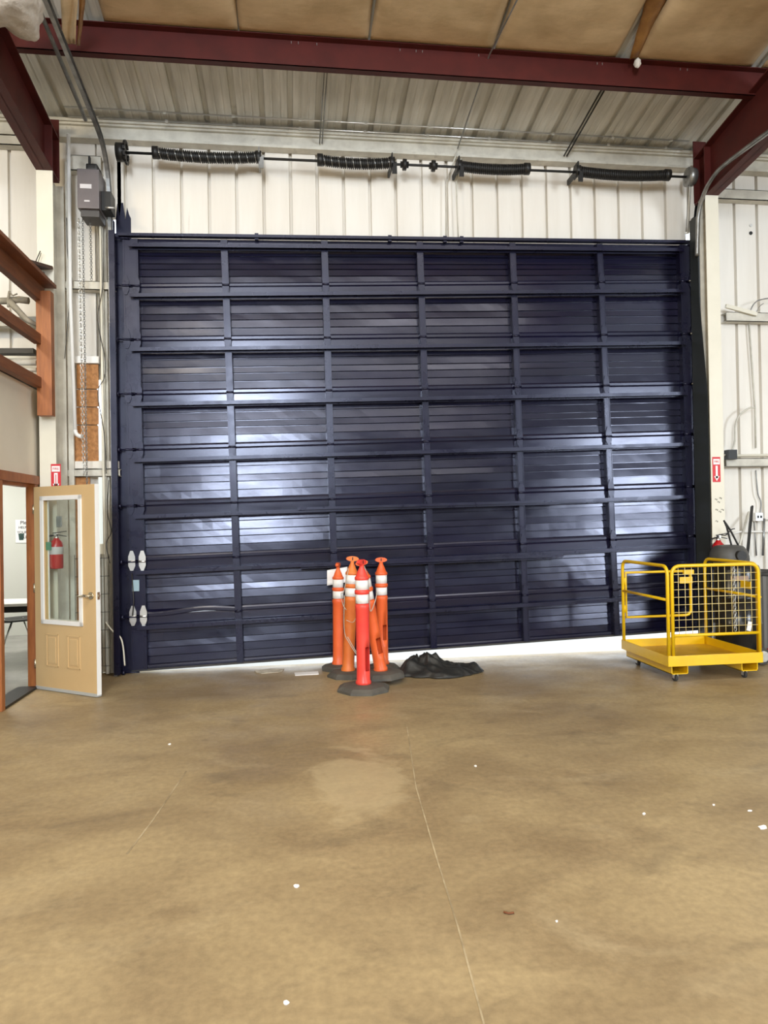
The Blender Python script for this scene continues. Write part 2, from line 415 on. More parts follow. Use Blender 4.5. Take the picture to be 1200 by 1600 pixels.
# insulation blankets: pillow-shaped strips hung between roof and purlins
def batt(x0, x1, lab, sag=.13, y0=6.70, y1=2.5, seed=0, mt=None, ragged=0):
    m = MB(); nx, ny = 26, 60; g = []; x0 -= .002; x1 += .002
    for j in range(ny+1):
        t = j/ny; y = y0+(y1-y0)*t; row = []
        for i in range(nx+1):
            s = i/nx; x = x0+(x1-x0)*s
            edge = (1-(2*s-1)**14)
            pin = min(1, (y0-y)/.9)**.7
            n = noise.noise(Vector((x*2.3+seed, y*2.2, 0)))*.02 + noise.noise(Vector((x*9+seed, y*3, 0)))*.006
            # folds near the purlin
            z = ROOF(y)-.030-edge*(sag*pin*.8+.0)+n*edge*min(1, pin*2)
            if y > 6.6: z = max(z, zt_+.008)
            row.append(m.bm.verts.new((x+.004*math.sin(y*5+seed), y+ragged*noise.noise(Vector((x*4, seed, 0))), z)))
        g.append(row)
    for j in range(ny):
        for i in range(nx):
            f = m.bm.faces.new((g[j][i], g[j][i+1], g[j+1][i+1], g[j+1][i])); f.smooth = True
    return m.build('insulation_blanket', mt or insul, label=lab, cat='insulation', group='tan insulation blankets under the roof', solid=.006)
batt(-1.62, -.43, 'leftmost full tan roof insulation blanket above the red purlin', seed=1)
batt(-.41, .79, 'second full tan roof insulation blanket, between two dark seams left of centre', seed=4)
batt(.82, 2.01, 'tan roof insulation blanket right above the traffic posts, third full one from left', seed=9)
batt(2.04, 3.27, 'tan roof insulation blanket just left of the torn hanging brown flap', seed=13)
batt(3.47, 4.74, 'tan roof insulation blanket just right of the torn hanging brown flap', seed=17)
batt(4.86, 6.2, 'tan roof insulation blanket beyond the right red rafter', seed=23)
# torn brown facing hanging at right
def flap(name, pts_top, pts_bot, mt, lab, amp=.03, n=10, seed=0):
    m = MB(); g = []
    for j in range(n+1):
        t = j/n; row = []
        for i in range(9):
            s = i/8
            a = Vector(pts_top[0]).lerp(Vector(pts_top[1]), s); b = Vector(pts_bot[0]).lerp(Vector(pts_bot[1]), s)
            p = a.lerp(b, t)
            p += Vector((0, 1, .4))*(amp*math.sin(s*7+t*3+seed)+amp*noise.noise(Vector((s*4+seed, t*4, 0))))
            row.append(m.bm.verts.new(p))
        g.append(row)
    for j in range(n):
        for i in range(8):
            f = m.bm.faces.new((g[j][i], g[j][i+1], g[j+1][i+1], g[j+1][i])); f.smooth = True
    return m.build(name, mt, label=lab, cat='insulation', solid=.006)
flap('torn_insulation_facing', (U(1032, -60, y=5.70), U(1075, -60, y=5.70)), (U(984, 93, y=6.62), U(1010, 84, y=6.62)), kraft, 'torn orange-brown insulation facing hanging beside the purlin at upper right', .04)
m = MB(); p = U(996, 99, y=6.62)
m.lathe([(0, -.045), (.02, -.035), (.035, 0), (.03, .03), (.012, .05), (0, .055)], p, 10)
for v in m.bm.verts: v.co += Vector((noise.noise(v.co*30), noise.noise(v.co*37), noise.noise(v.co*23)))*.012
m.build('wool_tuft', fluff, label='small white glass wool tuft at the tip of the torn brown flap', cat='insulation')
flap('hanging_insulation_strip', (U(92, -50, y=5.9), U(126, -50, y=5.9)), (U(100, 66, y=6.60), U(119, 70, y=6.60)), insul, 'pale tan insulation strip hanging down over the purlin beside the door track', .03, seed=2)
flap('hanging_kraft_strip', (U(128, -50, y=5.9), U(138, -50, y=5.9)), (U(119, 72, y=6.62), U(124, 70, y=6.62)), kraft, 'narrow brown facing edge on the hanging strip beside the door track', .02, seed=5)
# white glass wool clump top left
m = MB(); t = bmesh.new(); bmesh.ops.create_icosphere(t, subdivisions=5, radius=1)
c = U(10, -4, y=5.75)
for v in t.verts:
    q = v.co.copy(); k = 1+.30*noise.noise(q*1.6)+.07*noise.noise(q*4)+.02*noise.noise(q*13)
    v.co = Vector((q.x*.27, q.y*.35, q.z*.18))*k
for f in t.faces: f.smooth = True
m.add(t, Matrix.Translation(c))
m.build('glass_wool_clump', fluff, label='clump of white glass wool bulging over the left red rafter', cat='insulation')
# conduits and straps running under the roof toward the viewer
def roofrun(x, lab, rr, dz, y0=7.95, y1=2.0, mt=galvd, x1=None):
    m = MB(); m.tube([(x, y0, ROOF(y0)-dz), (x if x1 is None else x1, y1, ROOF(y1)-dz)], rr, 8)
    return m.build('roof_conduit', mt, label=lab, cat='conduit')
r = thing('roof_strap', (.40, 7.4, 5.9), 'twin steel strap under the roof sheets nearest the middle of the door', 'strap')
for dx in (-.014, .014): MB().tube([(.39+dx, 7.97, 5.86), (.41+dx, 6.79, ROOF(6.79)-.05)], .007, 6).build('rod', galvd, r)
r = thing('roof_strap', (3.29, 7.4, 5.9), 'twin dark steel strap under the roof sheets at the right side', 'strap')
for dx in (-.018, .018): MB().tube([(3.26+dx, 7.97, 5.86), (3.33+dx, 6.79, ROOF(6.79)-.05)], .009, 6).build('rod', dark, r)
a = U(715, 232, y=7.95); b = U(765, 85, y=6.70); c = U(808, 0, y=6.0)
MB().tube([a, b, c, c+(c-b)*3], .008, 6).build('roof_cable', galvd, label='single grey cable running under the purlin toward the viewer', cat='cable')
m = MB()
a = U(715, 234, y=7.90); b = U(698, 285, y=7.98); c = U(697, 372, y=7.99)
m.tube([a, b, c], .009, 6); m.build('wall_conduit', girtm, label='thin conduit dropping down the ribbed wall above the door, left of the pair', cat='conduit')
a = U(722, 240, y=7.97); b = U(713, 285, y=7.99); c = U(716, 372, y=7.99)
MB().tube([a, b, c], .007, 6).build('wall_conduit', girtm, label='thin conduit dropping down the ribbed wall above the door, right of the pair', cat='conduit')
for (y_, dz, lab) in ((7.78, .04, 'thin pale eave rod along the roof sheets, the one farther from the wall'), (7.90, .05, 'thin pale eave rod along the roof sheets, the one closer to the wall')):
    m = MB(); m.tube([(-2.3, y_, ROOF(y_)-dz), (4.7, y_, ROOF(y_)-dz)], .009, 6)
    for k in range(10): m.box((-2+k*.72, y_, ROOF(y_)-dz), (.03, .022, .022))
    m.build('eave_rod', chrome, label=lab, cat='rod')

# ------------------------------------------------------------------ the big sectional door
LY = [370, 447, 531, 616, 703, 791, 878, 964, 1050]
RY = [381, 440, 522, 600, 678, 760, 837, 914, 984]
def DL(i): return U(190+i*1.9, LY[i], y=D)
def DR(i): return U(1084+i*2.2, RY[i], y=D)
PL = [DL(i) for i in range(9)]; PR = [DR(i) for i in range(9)]
door = thing('door_1', (1.5, D, 0), 'huge navy blue sectional overhead door filling the end wall', 'door', kind='structure')
def dp(i, s, v, d=0):
    """section i, s 0..1 across, v 0..1 down, d metres behind the front plane"""
    a = PL[i].lerp(PL[i+1], v); b = PR[i].lerp(PR[i+1], v)
    p = a.lerp(b, s); p.y = D+d; return p
GRV = (.33, .49, .61, .76)
for i in range(8):
    m = MB(); n = 60
    prof = [(.0, .10), (.0, .052), (.02, .045), (.17, .045), (.175, .088)]
    last = .175
    for gv in GRV:
        prof += [(gv-.009, .081), (gv-.007, .104), (gv+.009, .104), (gv+.013, .089)]
    prof += [(.90, .085), (.915, .05), (.94, .043), (.985, .043), (.998, .05), (.998, .10)]
    vs = []
    for k in range(n+1):
        s = k/n; row = []
        for (v, d) in prof:
            wv = .0035*noise.noise(Vector((s*9, i*3.1+v*1.5, 0)))+.0015*noise.noise(Vector((s*30, i*3+v*6, 4)))
            dv = 0
            if i == 6 and s < .17 and v > .9: dv = .03*math.sin(s/.17*math.pi*2.2)
            if i == 7 and s < .17 and v < .1: dv = .03*math.sin(s/.17*math.pi*2.2)*.6
            row.append(m.bm.verts.new(dp(i, s, v+dv, d+(wv if d > .06 else 0))))
        vs.append(row)
    for k in range(n):
        for j in range(len(prof)-1):
            m.bm.faces.new((vs[k][j], vs[k+1][j], vs[k+1][j+1], vs[k][j+1]))
    m.build('door_panel', navyskin, door, solid=.003)
# stiles: top and bottom pixel columns where they stand on the door
ST = [(350, 375), (507, 526), (656, 678), (801, 823), (937, 965)]
def sfrac(px_t, px_b, i, v):
    t = (i+v)/8; X = U(px_t+(px_b-px_t)*t, 400+t*600, y=D).x
    a = PL[i].lerp(PL[i+1], v).x; b = PR[i].lerp(PR[i+1], v).x
    return (X-a)/(b-a)
hb = []
for i in range(8):
    for q, (a, b) in enumerate(ST+[('L', 0), ('R', 0)]):
        if a == 'L': f = lambda v: .013; hw = .012
        elif a == 'R': f = lambda v: .985; hw = .013
        else: f = (lambda v, a=a, b=b: sfrac(a, b, i, v)); hw = .0055
        m = MB(); v0, v1 = .03, .97
        fs0, fs1 = f(v0), f(v1)
        pts = [dp(i, fs0-hw, v0), dp(i, fs0+hw, v0), dp(i, fs1+hw, v1), dp(i, fs1-hw, v1)]
        m.prism(pts, (0, .088, 0))
        for s_ in (-1, 1):   # raised edge beads
            m.beam(dp(i, fs0+s_*hw*.8, v0, -.002), dp(i, fs1+s_*hw*.8, v1, -.002), .006, .004)
        o = m.build('stile', navy, door)
        if i:
            hb.append((i, f(0), hw, a))
def leaf_plate(m, c, w_, h_, dn, y):
    """tapered hinge leaf"""
    x, z = c
    pts = [(x-w_/2, y, z), (x+w_/2, y, z), (x+w_/2, y, z+dn*h_*.4), (x+w_*.2, y, z+dn*h_), (x-w_*.2, y, z+dn*h_), (x-w_/2, y, z+dn*h_*.4)]
    m.prism(pts, (0, .006, 0))
for (i, s, hw, a) in hb:
    p = dp(i, s, 0)
    bright = (a == 'L' and i in (6, 7))
    for dx in ((-.055, .055) if a in ('L', 'R') else (0,)):
        m = MB(); leaf_plate(m, (p.x+dx, p.z+.012), .072, .105, 1, D-.012); leaf_plate(m, (p.x+dx, p.z-.012), .072, .085, -1, D-.012)
        m.tube([(p.x+dx-.038, D-.014, p.z), (p.x+dx+.038, D-.014, p.z)], .012, 8)
        for zz in (.05, .08, -.05): m.lathe([(0, -.006), (.008, -.006), (.008, 0)], (p.x+dx, D-.012, p.z+zz), 8, Matrix.Rotation(R(90), 4, 'X'))
        if bright: m.build('hinge', chrome, door, label='unpainted bright zinc hinge')
        else: m.build('hinge', navy, door)
for i in range(8):
    # horizontal truss strut across the whole door
    s0, s1 = (.012, .975)
    v = .175; sag = 0
    m = MB()
    A, B = dp(i, s0, v, -.03), dp(i, s1, v, -.03)
    m.beam(A, B, .06, .012); m.beam(A+Vector((0, -.03, -.016)), B+Vector((0, -.03, -.016)), .008, .036)
    m.beam(A+Vector((0, .028, -.02)), B+Vector((0, .028, -.02)), .006, .05)
    m.build('strut', navy, door)
for (i, x0, y0, x1, y1) in ((5, 465, 795, 875, 783), (6, 470, 884, 880, 868)):
    m = MB(); A = U(x0, y0, y=D-.08); B = U(x1, y1, y=D-.08)
    m.beam(A, B, .03, .03); m.beam(A+Vector((0, .03, -.03)), B+Vector((0, .03, -.03)), .03, .012); m.build('strut', navy, door)
# top cap, bottom seal, top fixtures
m = MB(); m.beam(PL[0]+Vector((-.03, -.01, .012)), PR[0]+Vector((0, -.01, .012)), .07, .03); m.build('top_rail', navy, door)
m = MB(); m.beam(dp(7, 0, .99, .05), dp(7, 1, .99, .05), .06, .02); m.build('bottom_seal', darkr, door)
for px in (401, 609, 721, 640+55):
    p = U(px, 371+(px-200)*.0135, y=D)
    MB().b2((p.x-.02, D-.02, p.z-.01), (p.x+.02, D+.02, p.z+.06)).build('stop_bracket', navy, door)
# rollers both sides
for i in range(9):
    for P, sgn, mt_ in ((PL[i], -1, navy), (PR[i], 1, chrome)):
        p = P+Vector((sgn*.03, -.02, -.02 if i == 0 else 0))
        m = MB(); m.tube([p-Vector((sgn*.12, 0, 0)), p+Vector((sgn*.05, 0, 0))], .008, 8)
        m.tube([p+Vector((sgn*.03, 0, 0)), p+Vector((sgn*.06, 0, 0))], .028, 12); m.build('roller', mt_ if i in (1, 2, 3) else navy, door)
# slide-lock plate and pull
p = U(212, 915, y=D-.012)
MB().box((p.x, D-.012, p.z), (.075, .006, .12), None, .002).build('lock_plate', mat('teal_grey_plate', (.30, .42, .47), .4), door, label='pale teal-grey lock plate')
MB().tube([U(206, 896, y=D-.03), U(209, 940, y=D-.03), U(207, 962, y=D-.03)], .006, 6).build('pull_cord', wire, door)
# guide tracks
def track(side, xs, top, lab, run, mt):
    r = thing('door_track', (xs, 7.9, 0), lab, 'track')
    sx = 1 if side == 'L' else -1
    prof = [(0, -.03), (sx*.035, -.03), (sx*.035, .03), (0, .03)]
    path = [Vector((xs, 7.90, 0.0)), Vector((xs, 7.90, top))]+bend((xs, 7.90, top), (xs, 7.90, top+.62), (xs, 7.40, top+.68), 12)[1:]+[Vector((xs+run[0], run[1], run[2]))]
    m = MB(); rings = []
    for k, p in enumerate(path):
        t = (path[min(k+1, len(path)-1)]-path[max(k-1, 0)]).normalized()
        nrm = Vector((1, 0, 0)).cross(t).normalized()
        rings.append([m.bm.verts.new(p+Vector((a, 0, 0))+nrm*b) for a, b in [(sx*.035, -.03), (0, -.03), (0, .03), (sx*.035, .03)]])
    for a, b in zip(rings, rings[1:]):
        for j in range(3): m.bm.faces.new((a[j], a[j+1], b[j+1], b[j]))
    m.build('rail', mt, r, solid=.004)
    return r
XT_L, XT_R = -1.90, 4.86
tl = track('L', XT_L, 4.95, 'grey steel door track left of the navy door, curving back under the roof', (0, 2.0, 6.35), galvd)
MB().b2((XT_L-.03, 8.0, 0), (XT_L+.16, 8.03, 4.78)).b2((XT_L+.036, 7.93, 0), (XT_L+.042, 8.0, 4.9)).build('track_angle', navy, tl, label='navy painted track angle')
MB().b2((XT_L+.01, 7.84, .02), (XT_L+.07, 7.88, 4.75)).build('navy_guide_face', navy, tl, label='navy painted guide face')
m = MB(); m.tube([(XT_L-.10, 7.45, 5.70), (XT_L-.10, 2.2, 6.40)], .02, 8); m.build('stiffener_rod', galvd, tl)
tr = track('R', XT_R, 4.95, 'dark steel door track right of the navy door with a curved upper end', (0, 2.0, 6.35), mat('dull_track_steel', (.05, .055, .065), .4, .5))
MB().b2((4.80, 7.955, 0), (4.86, 7.965, 4.9)).build('guide_face', navy, tr, label='navy painted guide face')
MB().prism([(4.742, 7.87, 0), (4.742, 7.57, 0), (4.742, 7.58, 3.0), (4.742, 7.70, 4.1), (4.742, 7.72, 5.1), (4.742, 7.87, 5.1)], (.006, 0, 0)).b2((4.86, 7.93, 0), (4.96, 8.03, 5.2)).build('track_angle', mat('dark_green_steel', (.03, .035, .035), .45), tr, label='dark track angle')
m = MB(); m.tube(cat_pts([U(a, b, x=4.72) for a, b in ((1089, 400), (1090, 367), (1092, 330), (1102, 298), (1117, 273), (1133, 257), (1167, 231), (1205, 203), (1260, 160))], 5), .024, 10); m.build('curved_pipe', galvd, tr, label='light grey curved pipe')

# torsion spring shaft
A = U(188, 238, y=7.78); B = U(1082, 277, y=7.78)
ts = thing('torsion_spring_shaft', (A+B)/2, 'long dark counterbalance shaft with four black springs above the navy door', 'spring shaft')
def sh(px): # a point on the shaft under a photo column
    t = (px-188)/(1082-188); P = U(px, 238+t*39, y=7.78); return P
MB().tube([A, B], .014, 10).build('shaft', dark, ts)
for (x0, x1, sag) in ((243, 404, .055), (500, 612, .05), (717, 823, .045), (902, 1042, .055)):
    P0, P1 = sh(x0), sh(x1); L = (P1-P0).length
    ctr = lambda t: P0.lerp(P1, t)+Vector((0, 0, -sag*4*t*(1-t)*.5+.012))
    m = MB(); m.tube([ctr(k/20) for k in range(21)], .047, 14)
    turns = int(L/.022); N = turns*12; pts = []
    for k in range(N+1):
        t = k/N; a = 2*math.pi*turns*t; pts.append(ctr(t)+Vector((0, math.cos(a), math.sin(a)))*.052)
    m.tube(pts, .009, 5)
    sp = m.build('spring', dark, ts)
    if x0 < 600:
        turns = int(L/.078); N = turns*24; pts = []
        for k in range(N+1):
            t = k/N; a = 2*math.pi*turns*t; pts.append(ctr(t)+Vector((0, math.cos(a), math.sin(a)))*.0625)
        MB().tube(pts, .0022, 4).build('glint_stripe', chrome, sp, label='pale line of glints and grease round the spring')  # glints and grease stripes on the coils, modelled as a thin pale helix
    for t in (0, 1):
        P = ctr(t); MB().tube([P+Vector((-.03, 0, 0)), P+Vector((.03, 0, 0))], .066, 14).build('spring_cone', dark, ts)
for px in (405, 612, 716, 901):
    P = sh(px)
    m = MB(); m.b2((P.x-.006, 7.72, P.z-.06), (P.x+.006, 7.85, P.z+.10)).b2((P.x-.012, 7.84, P.z-.03), (P.x+.012, 8.04, P.z+.03)).b2((P.x-.004, 7.72, P.z-.13), (P.x+.05, 7.735, P.z+.0))
    m.build('bearing_plate', dark if px != 405 else galvd, ts)
for px in (632, 677):
    P = sh(px); m = MB()
    m.tube([P+Vector((-.045, 0, 0)), P+Vector((-.02, 0, 0)), P+Vector((-.019, 0, 0)), P+Vector((.019, 0, 0)), P+Vector((.02, 0, 0)), P+Vector((.045, 0, 0))], [.035, .035, .062, .062, .035, .035], 10)
    m.build('coupler', dark, ts)
P = sh(190); m = MB(); m.tube([P+Vector((-.05, 0, 0)), P+Vector((.04, 0, 0))], .095, 20)
for k in range(14):
    a = 2*math.pi*k/14; m.box(P+Vector((.045, math.cos(a)*.105, math.sin(a)*.105)), (.02, .035, .035), Matrix.Rotation(a, 3, 'X'))
m.build('cable_drum', dark, ts)
P = sh(1078); m = MB(); m.tube([P+Vector((-.05, 0, 0)), P+Vector((-.03, 0, 0)), P+Vector((.05, 0, 0)), P+Vector((.06, 0, 0))], [.05, .11, .10, .05], 20); m.build('cable_drum', galvd, ts)
for px, lab in ((1074, 'left'), (1078, 'right')):
    P = sh(px); MB().tube([P+Vector((0, -.02, -.1)), (P.x+.03, 7.9, PR[0].z)], .003, 5).build('lift_cable', wire, ts)

random.seed(3); m = MB()
x0_, x1_ = -1.86, -1.70; top = []
for k in range(9):
    x = x0_+(x1_-x0_)*k/8; top.append((x, YS-.004, 4.98+(.14 if k in (1, 3, 4, 6) else 0)+random.uniform(-.03, .05)))
m.prism([(x0_, YS-.004, 4.70)]+top+[(x1_, YS-.004, 4.70)], (0, .002, 0))
m.build('paint_overspray', navy, label='ragged navy paint overspray on the white wall at the door top left corner', cat='paint')

# ------------------------------------------------------------------ girts, jamb channels, left service strip
def girt(p0, p1, lab, ht=.10):
    z = (p0.z+p1.z)/2
    m = MB(); m.b2((p0.x, 7.93, z-ht/2), (p1.x, 7.945, z+ht/2)).b2((p0.x, 7.93, z+ht/2-.006), (p1.x, 8.05, z+ht/2)).b2((p0.x, 7.93, z-ht/2), (p1.x, 8.05, z-ht/2+.006))
    return m.build('wall_girt', girtm, label=lab, cat='girt', group='horizontal wall girts on the end wall')
girt(U(91, 446, y=D), U(180, 447, y=D), 'short dusty white girt above the OSB board between left column and door', .09)
girt(U(99, 740, y=D), U(188, 738, y=D), 'short cream girt below the OSB board, just above the tan door', .08)
girt(U(1134, 498, y=D), U(1400, 498, y=D), 'upper cream wall girt right of the right column', .11)
girt(U(1134, 722, y=D), U(1400, 722, y=D), 'lower cream wall girt right of the right column, under the black socket box', .10)
girt(Vector((XL, 0, 5.70)), Vector((-2.53, 0, 5.72)), 'top white girt left of the left column under the eave', .1)
girt(Vector((5.0, 0, 5.48)), Vector((XR, 0, 5.48)), 'top white girt right of the right column under the eave', .12)
girt(Vector((-2.33, 0, 5.50)), Vector((-1.98, 0, 5.50)), 'top girt behind the grey operator box', .16)
# vertical jamb channel and pipes beside the door
r = thing('door_jamb_channel', (-1.98, 7.95, 0), 'ribbed off-white steel jamb channel immediately left of the navy door', 'channel')
MB().b2((-2.00, 7.93, .02), (-1.965, 8.0, 5.35)).build('flange', girtm, r)
MB().b2((-1.965, 7.965, .02), (-1.94, 7.975, 5.35)).build('web', girtm, r)
MB().tube([(-1.985, 7.90, .1), (-1.985, 7.90, 4.9)], .014, 8).build('vertical_pipe', whitep, r)
MB().b2((4.915, 7.98, 0), (4.945, 8.02, 5.2)).build('jamb_angle', galvd, label='slim grey steel jamb angle between the right track and the right column', cat='angle')
x_ = lambda px, py=500, y=7.9: U(px, py, y=y).x
MB().b2((-2.345, 7.92, .02), (-2.29, 7.96, 5.5), .004).build('service_channel', girtm, label='wide dusty vertical steel channel against the left column', cat='channel')
a = U(107, 210, y=7.84); b = U(110, 470, y=7.84); c = U(117.5, 672, y=7.84)
m = MB(); m.tube([a, b, c], .019, 10); m.tube(bend(c, c+Vector((0, 0, -.06)), c+Vector((.07, -.02, -.07)), 6), .022, 10)
m.build('white_conduit', whitef, label='white vertical conduit with an elbow at its lower end by the OSB board', cat='conduit')
# OSB boards
r = thing('osb_board_stack', U(136, 725, y=8.0), 'orange OSB infill boards stacked between left column and door, above the white door', 'board')
for (ya, yb) in ((569, 607), (609, 635), (637, 663), (665, 724)):
    a = U(119.5 if ya < 660 else 114, ya, y=8.0); b = U(154, yb, y=8.0)
    MB().b2((a.x, 8.0, b.z), (b.x, 8.015, a.z), .001).build('board', osb, r)
a = U(114, 548, y=7.99); b = U(155, 568, y=7.99)
MB().b2((a.x, 7.97, b.z), (b.x, 8.02, a.z-.06), .003).build('white_ledge', whitef, label='chipped white ledge on top of the OSB boards', cat='ledge')
a = U(113, 721, y=7.98); b = U(186, 732, y=7.98)
MB().b2((a.x, 7.95, b.z), (b.x, 8.02, a.z), .003).build('white_sill', whitew, label='dirty white sill under the OSB boards', cat='ledge')
a = U(111, 746, y=8.0); b = U(144, 1030, y=8.0)
MB().b2((a.x, 8.0, .03), (b.x, 8.015, a.z), .001).build('osb_strip', osb, label='tall OSB strip behind the tan door, seen through its window', cat='board')
a = U(150, 850, y=7.95); MB().b2((a.x-.12, 7.93, a.z-.11), (a.x+.1, 8.0, a.z), .003).build('short_block', whitep, label='short cream block on the wall behind the free edge of the tan door', cat='block')
# chains
def chain(name, px0, py0, px1, py1, y, lab, link=.032, mt=girtm, w_=.010):
    a = U(px0, py0, y=y); b = U(px1, py1, y=y); n = int((b-a).length/(link*.72)); m = MB()
    for k in range(n):
        c = a.lerp(b, (k+.5)/n); L = link/2; s_ = Vector((1, 0, 0)) if k % 2 else Vector((0, 1, 0))
        pts = [c+s_*w_*math.cos(q)+Vector((0, 0, L*math.sin(q))) for q in [2*math.pi*j/8 for j in range(8)]]
        m.tube(pts, .0032, 4, closed=True)
    return m.build(name, mt, label=lab, cat='chain')
chain('hand_chain', 123, 342, 131, 742, 7.80, 'pale steel hand chain hanging below the operator box, left strand', .045, chrome, .014)
chain('hand_chain', 129, 342, 136, 760, 7.76, 'pale steel hand chain hanging below the operator box, right strand', .034, galvd, .010)
chain('drive_chain', 141, 342, 143, 438, 7.82, 'short dark chain strand under the right part of the operator box', .03, galvd, .012)
# operator box
a = U(120, 263, y=7.62); b = U(155, 326, y=7.62)
r = thing('door_operator', ((a.x+b.x)/2, 7.75, b.z), 'dark grey electric door operator box mounted high left of the navy door', 'motor box')
MB().b2((a.x, 7.62, b.z), (b.x, 7.90, a.z), .008).build('housing', greybox, r)
MB().b2((a.x+.02, 7.66, b.z-.07), (b.x-.01, 7.9, b.z), .006).build('lower_cover', mat('dark_grey', (.06, .055, .055), .5), r)
MB().b2((a.x+.08, 7.64, a.z), (b.x-.02, 7.85, a.z+.07), .02).build('cable_gland', dark, r)
p = U(134, 291, y=7.618); MB().box((p.x, 7.617, p.z), (.115, .003, .045)).build('label', label, r, label='pale rating label')
p = U(136, 314, y=7.618); MB().box((p.x, 7.617, p.z), (.055, .003, .016)).build('label', label, r, label='small pale label')
MB().b2((b.x, 7.70, b.z+.02), (b.x+.10, 7.88, b.z+.22), .006).build('gear_case', dark, r)
c = Vector((b.x+.05, 7.66, b.z+.03)); MB().tube([c, c+Vector((.09, 0, 0))], .012, 8).build('release_arm', chrome, r)
MB().b2((a.x+.07, 7.78, a.z), (a.x+.09, 7.82, 5.50)).build('mounting_strap', dark, r)
# loose wires
m = MB(); m.tube(cat_pts([U(*q, y=7.86) for q in ((162, 340), (161, 440), (153, 500), (164, 560), (163, 590), (153, 615), (163, 680), (166, 740))]), .005, 5); m.build('loose_wire', wire, label='dark loose wire snaking down beside the door left of the jamb', cat='wire')
m = MB(); m.tube(cat_pts([U(*q, y=7.87) for q in ((104, 340), (106, 400), (113, 440), (109, 470), (101, 560))]), .004, 5); m.build('loose_wire', wire, label='thin dark wire looping by the white conduit', cat='wire')
m = MB(); m.tube(cat_pts([U(*q, y=7.85) for q in ((165, 972), (175, 985), (190, 1000), (195, 1040))]), .009, 6); m.build('floor_cable', whitep, label='pale cable curving down to the floor at the left foot of the navy door', cat='cable')
m = MB(); m.tube(cat_pts([U(*q, y=7.86) for q in ((170, 750), (168, 800), (174, 830), (166, 850), (172, 880))]), .005, 5); m.build('loose_wire', wire, label='dark frayed wire behind the free edge of the tan door', cat='wire')
# wire grid panel
r = thing('wire_grid_panel', (-2.03, 7.88, 0), 'dark welded wire grid panel standing between tan door and navy door', 'wire panel')
for k in range(8):
    x = -2.28+k*.05; MB().tube([(x, 7.86, .03), (x, 7.86, 1.30)], .003, 5).build('upright_wire', wire, r)
for k in range(7):
    z = .12+k*.19; MB().tube([(-2.28, 7.855, z), (-1.925, 7.855, z)], .003, 5).build('cross_wire', wire, r)

# ------------------------------------------------------------------ signs on the columns
def fire_sign(px0, py0, px1, py1, xc, lab, white=False):
    a = U(px0, py0, y=YC-.003); b = U(px1, py1, y=YC-.003); y = YC-.003
    cx = (a.x+b.x)/2; w_ = b.x-a.x; h = a.z-b.z; cz = (a.z+b.z)/2
    r = thing('fire_sign', (cx, y, b.z), lab, 'sign')
    MB().box((cx, y, cz), (w_, .003, h)).build('backing', signred, r)
    yw = y-.003
    m = MB()
    m.box((cx, yw, cz+h*.31), (w_*.82, .002, h*.22))
    if white: m.box((cx, yw, cz-h*.16), (w_*.36, .002, h*.62))
    else: m.box((cx, yw, cz-h*.10), (w_*.26, .002, h*.50))
    m.prism([(cx-w_*.34, yw-.001, cz-h*.27), (cx+w_*.34, yw-.001, cz-h*.27), (cx, yw-.001, cz-h*.46)], (0, .002, 0))
    m.build('arrow', paper, r)
    text_part('FIRE', w_*.34, signred, r, Matrix.Translation((cx, yw-.003, cz+h*.31)) @ Matrix.Rotation(R(90), 4, 'X'))
    if white: MB().box((cx, yw-.002, cz-h*.16), (w_*.07, .002, h*.5)).build('arrow_line', signred, r)
fire_sign(79.5, 725, 95.5, 757+8, XCL, 'red and white FIRE arrow sign on the left column above the tan door', True)
fire_sign(1113, 714, 1126, 753, XCR, 'red and white FIRE arrow sign on the right column')
# scribbled pen marks on right column
m = MB()
for (x, y) in ((1117, 781), (1121, 785), (1124, 779), (1118, 797), (1123, 800), (1127, 797), (1118, 815)):
    a = U(x, y, y=YC-.003); m.tube(cat_pts([a, a+Vector((.012, 0, .014)), a+Vector((.024, 0, -.006)), a+Vector((.03, 0, .01))], 4), .0018, 4)
m.build('pen_scribble', wire, kind='stuff', label='faint dark pen scribbles on the right column below its sign', cat='marks')

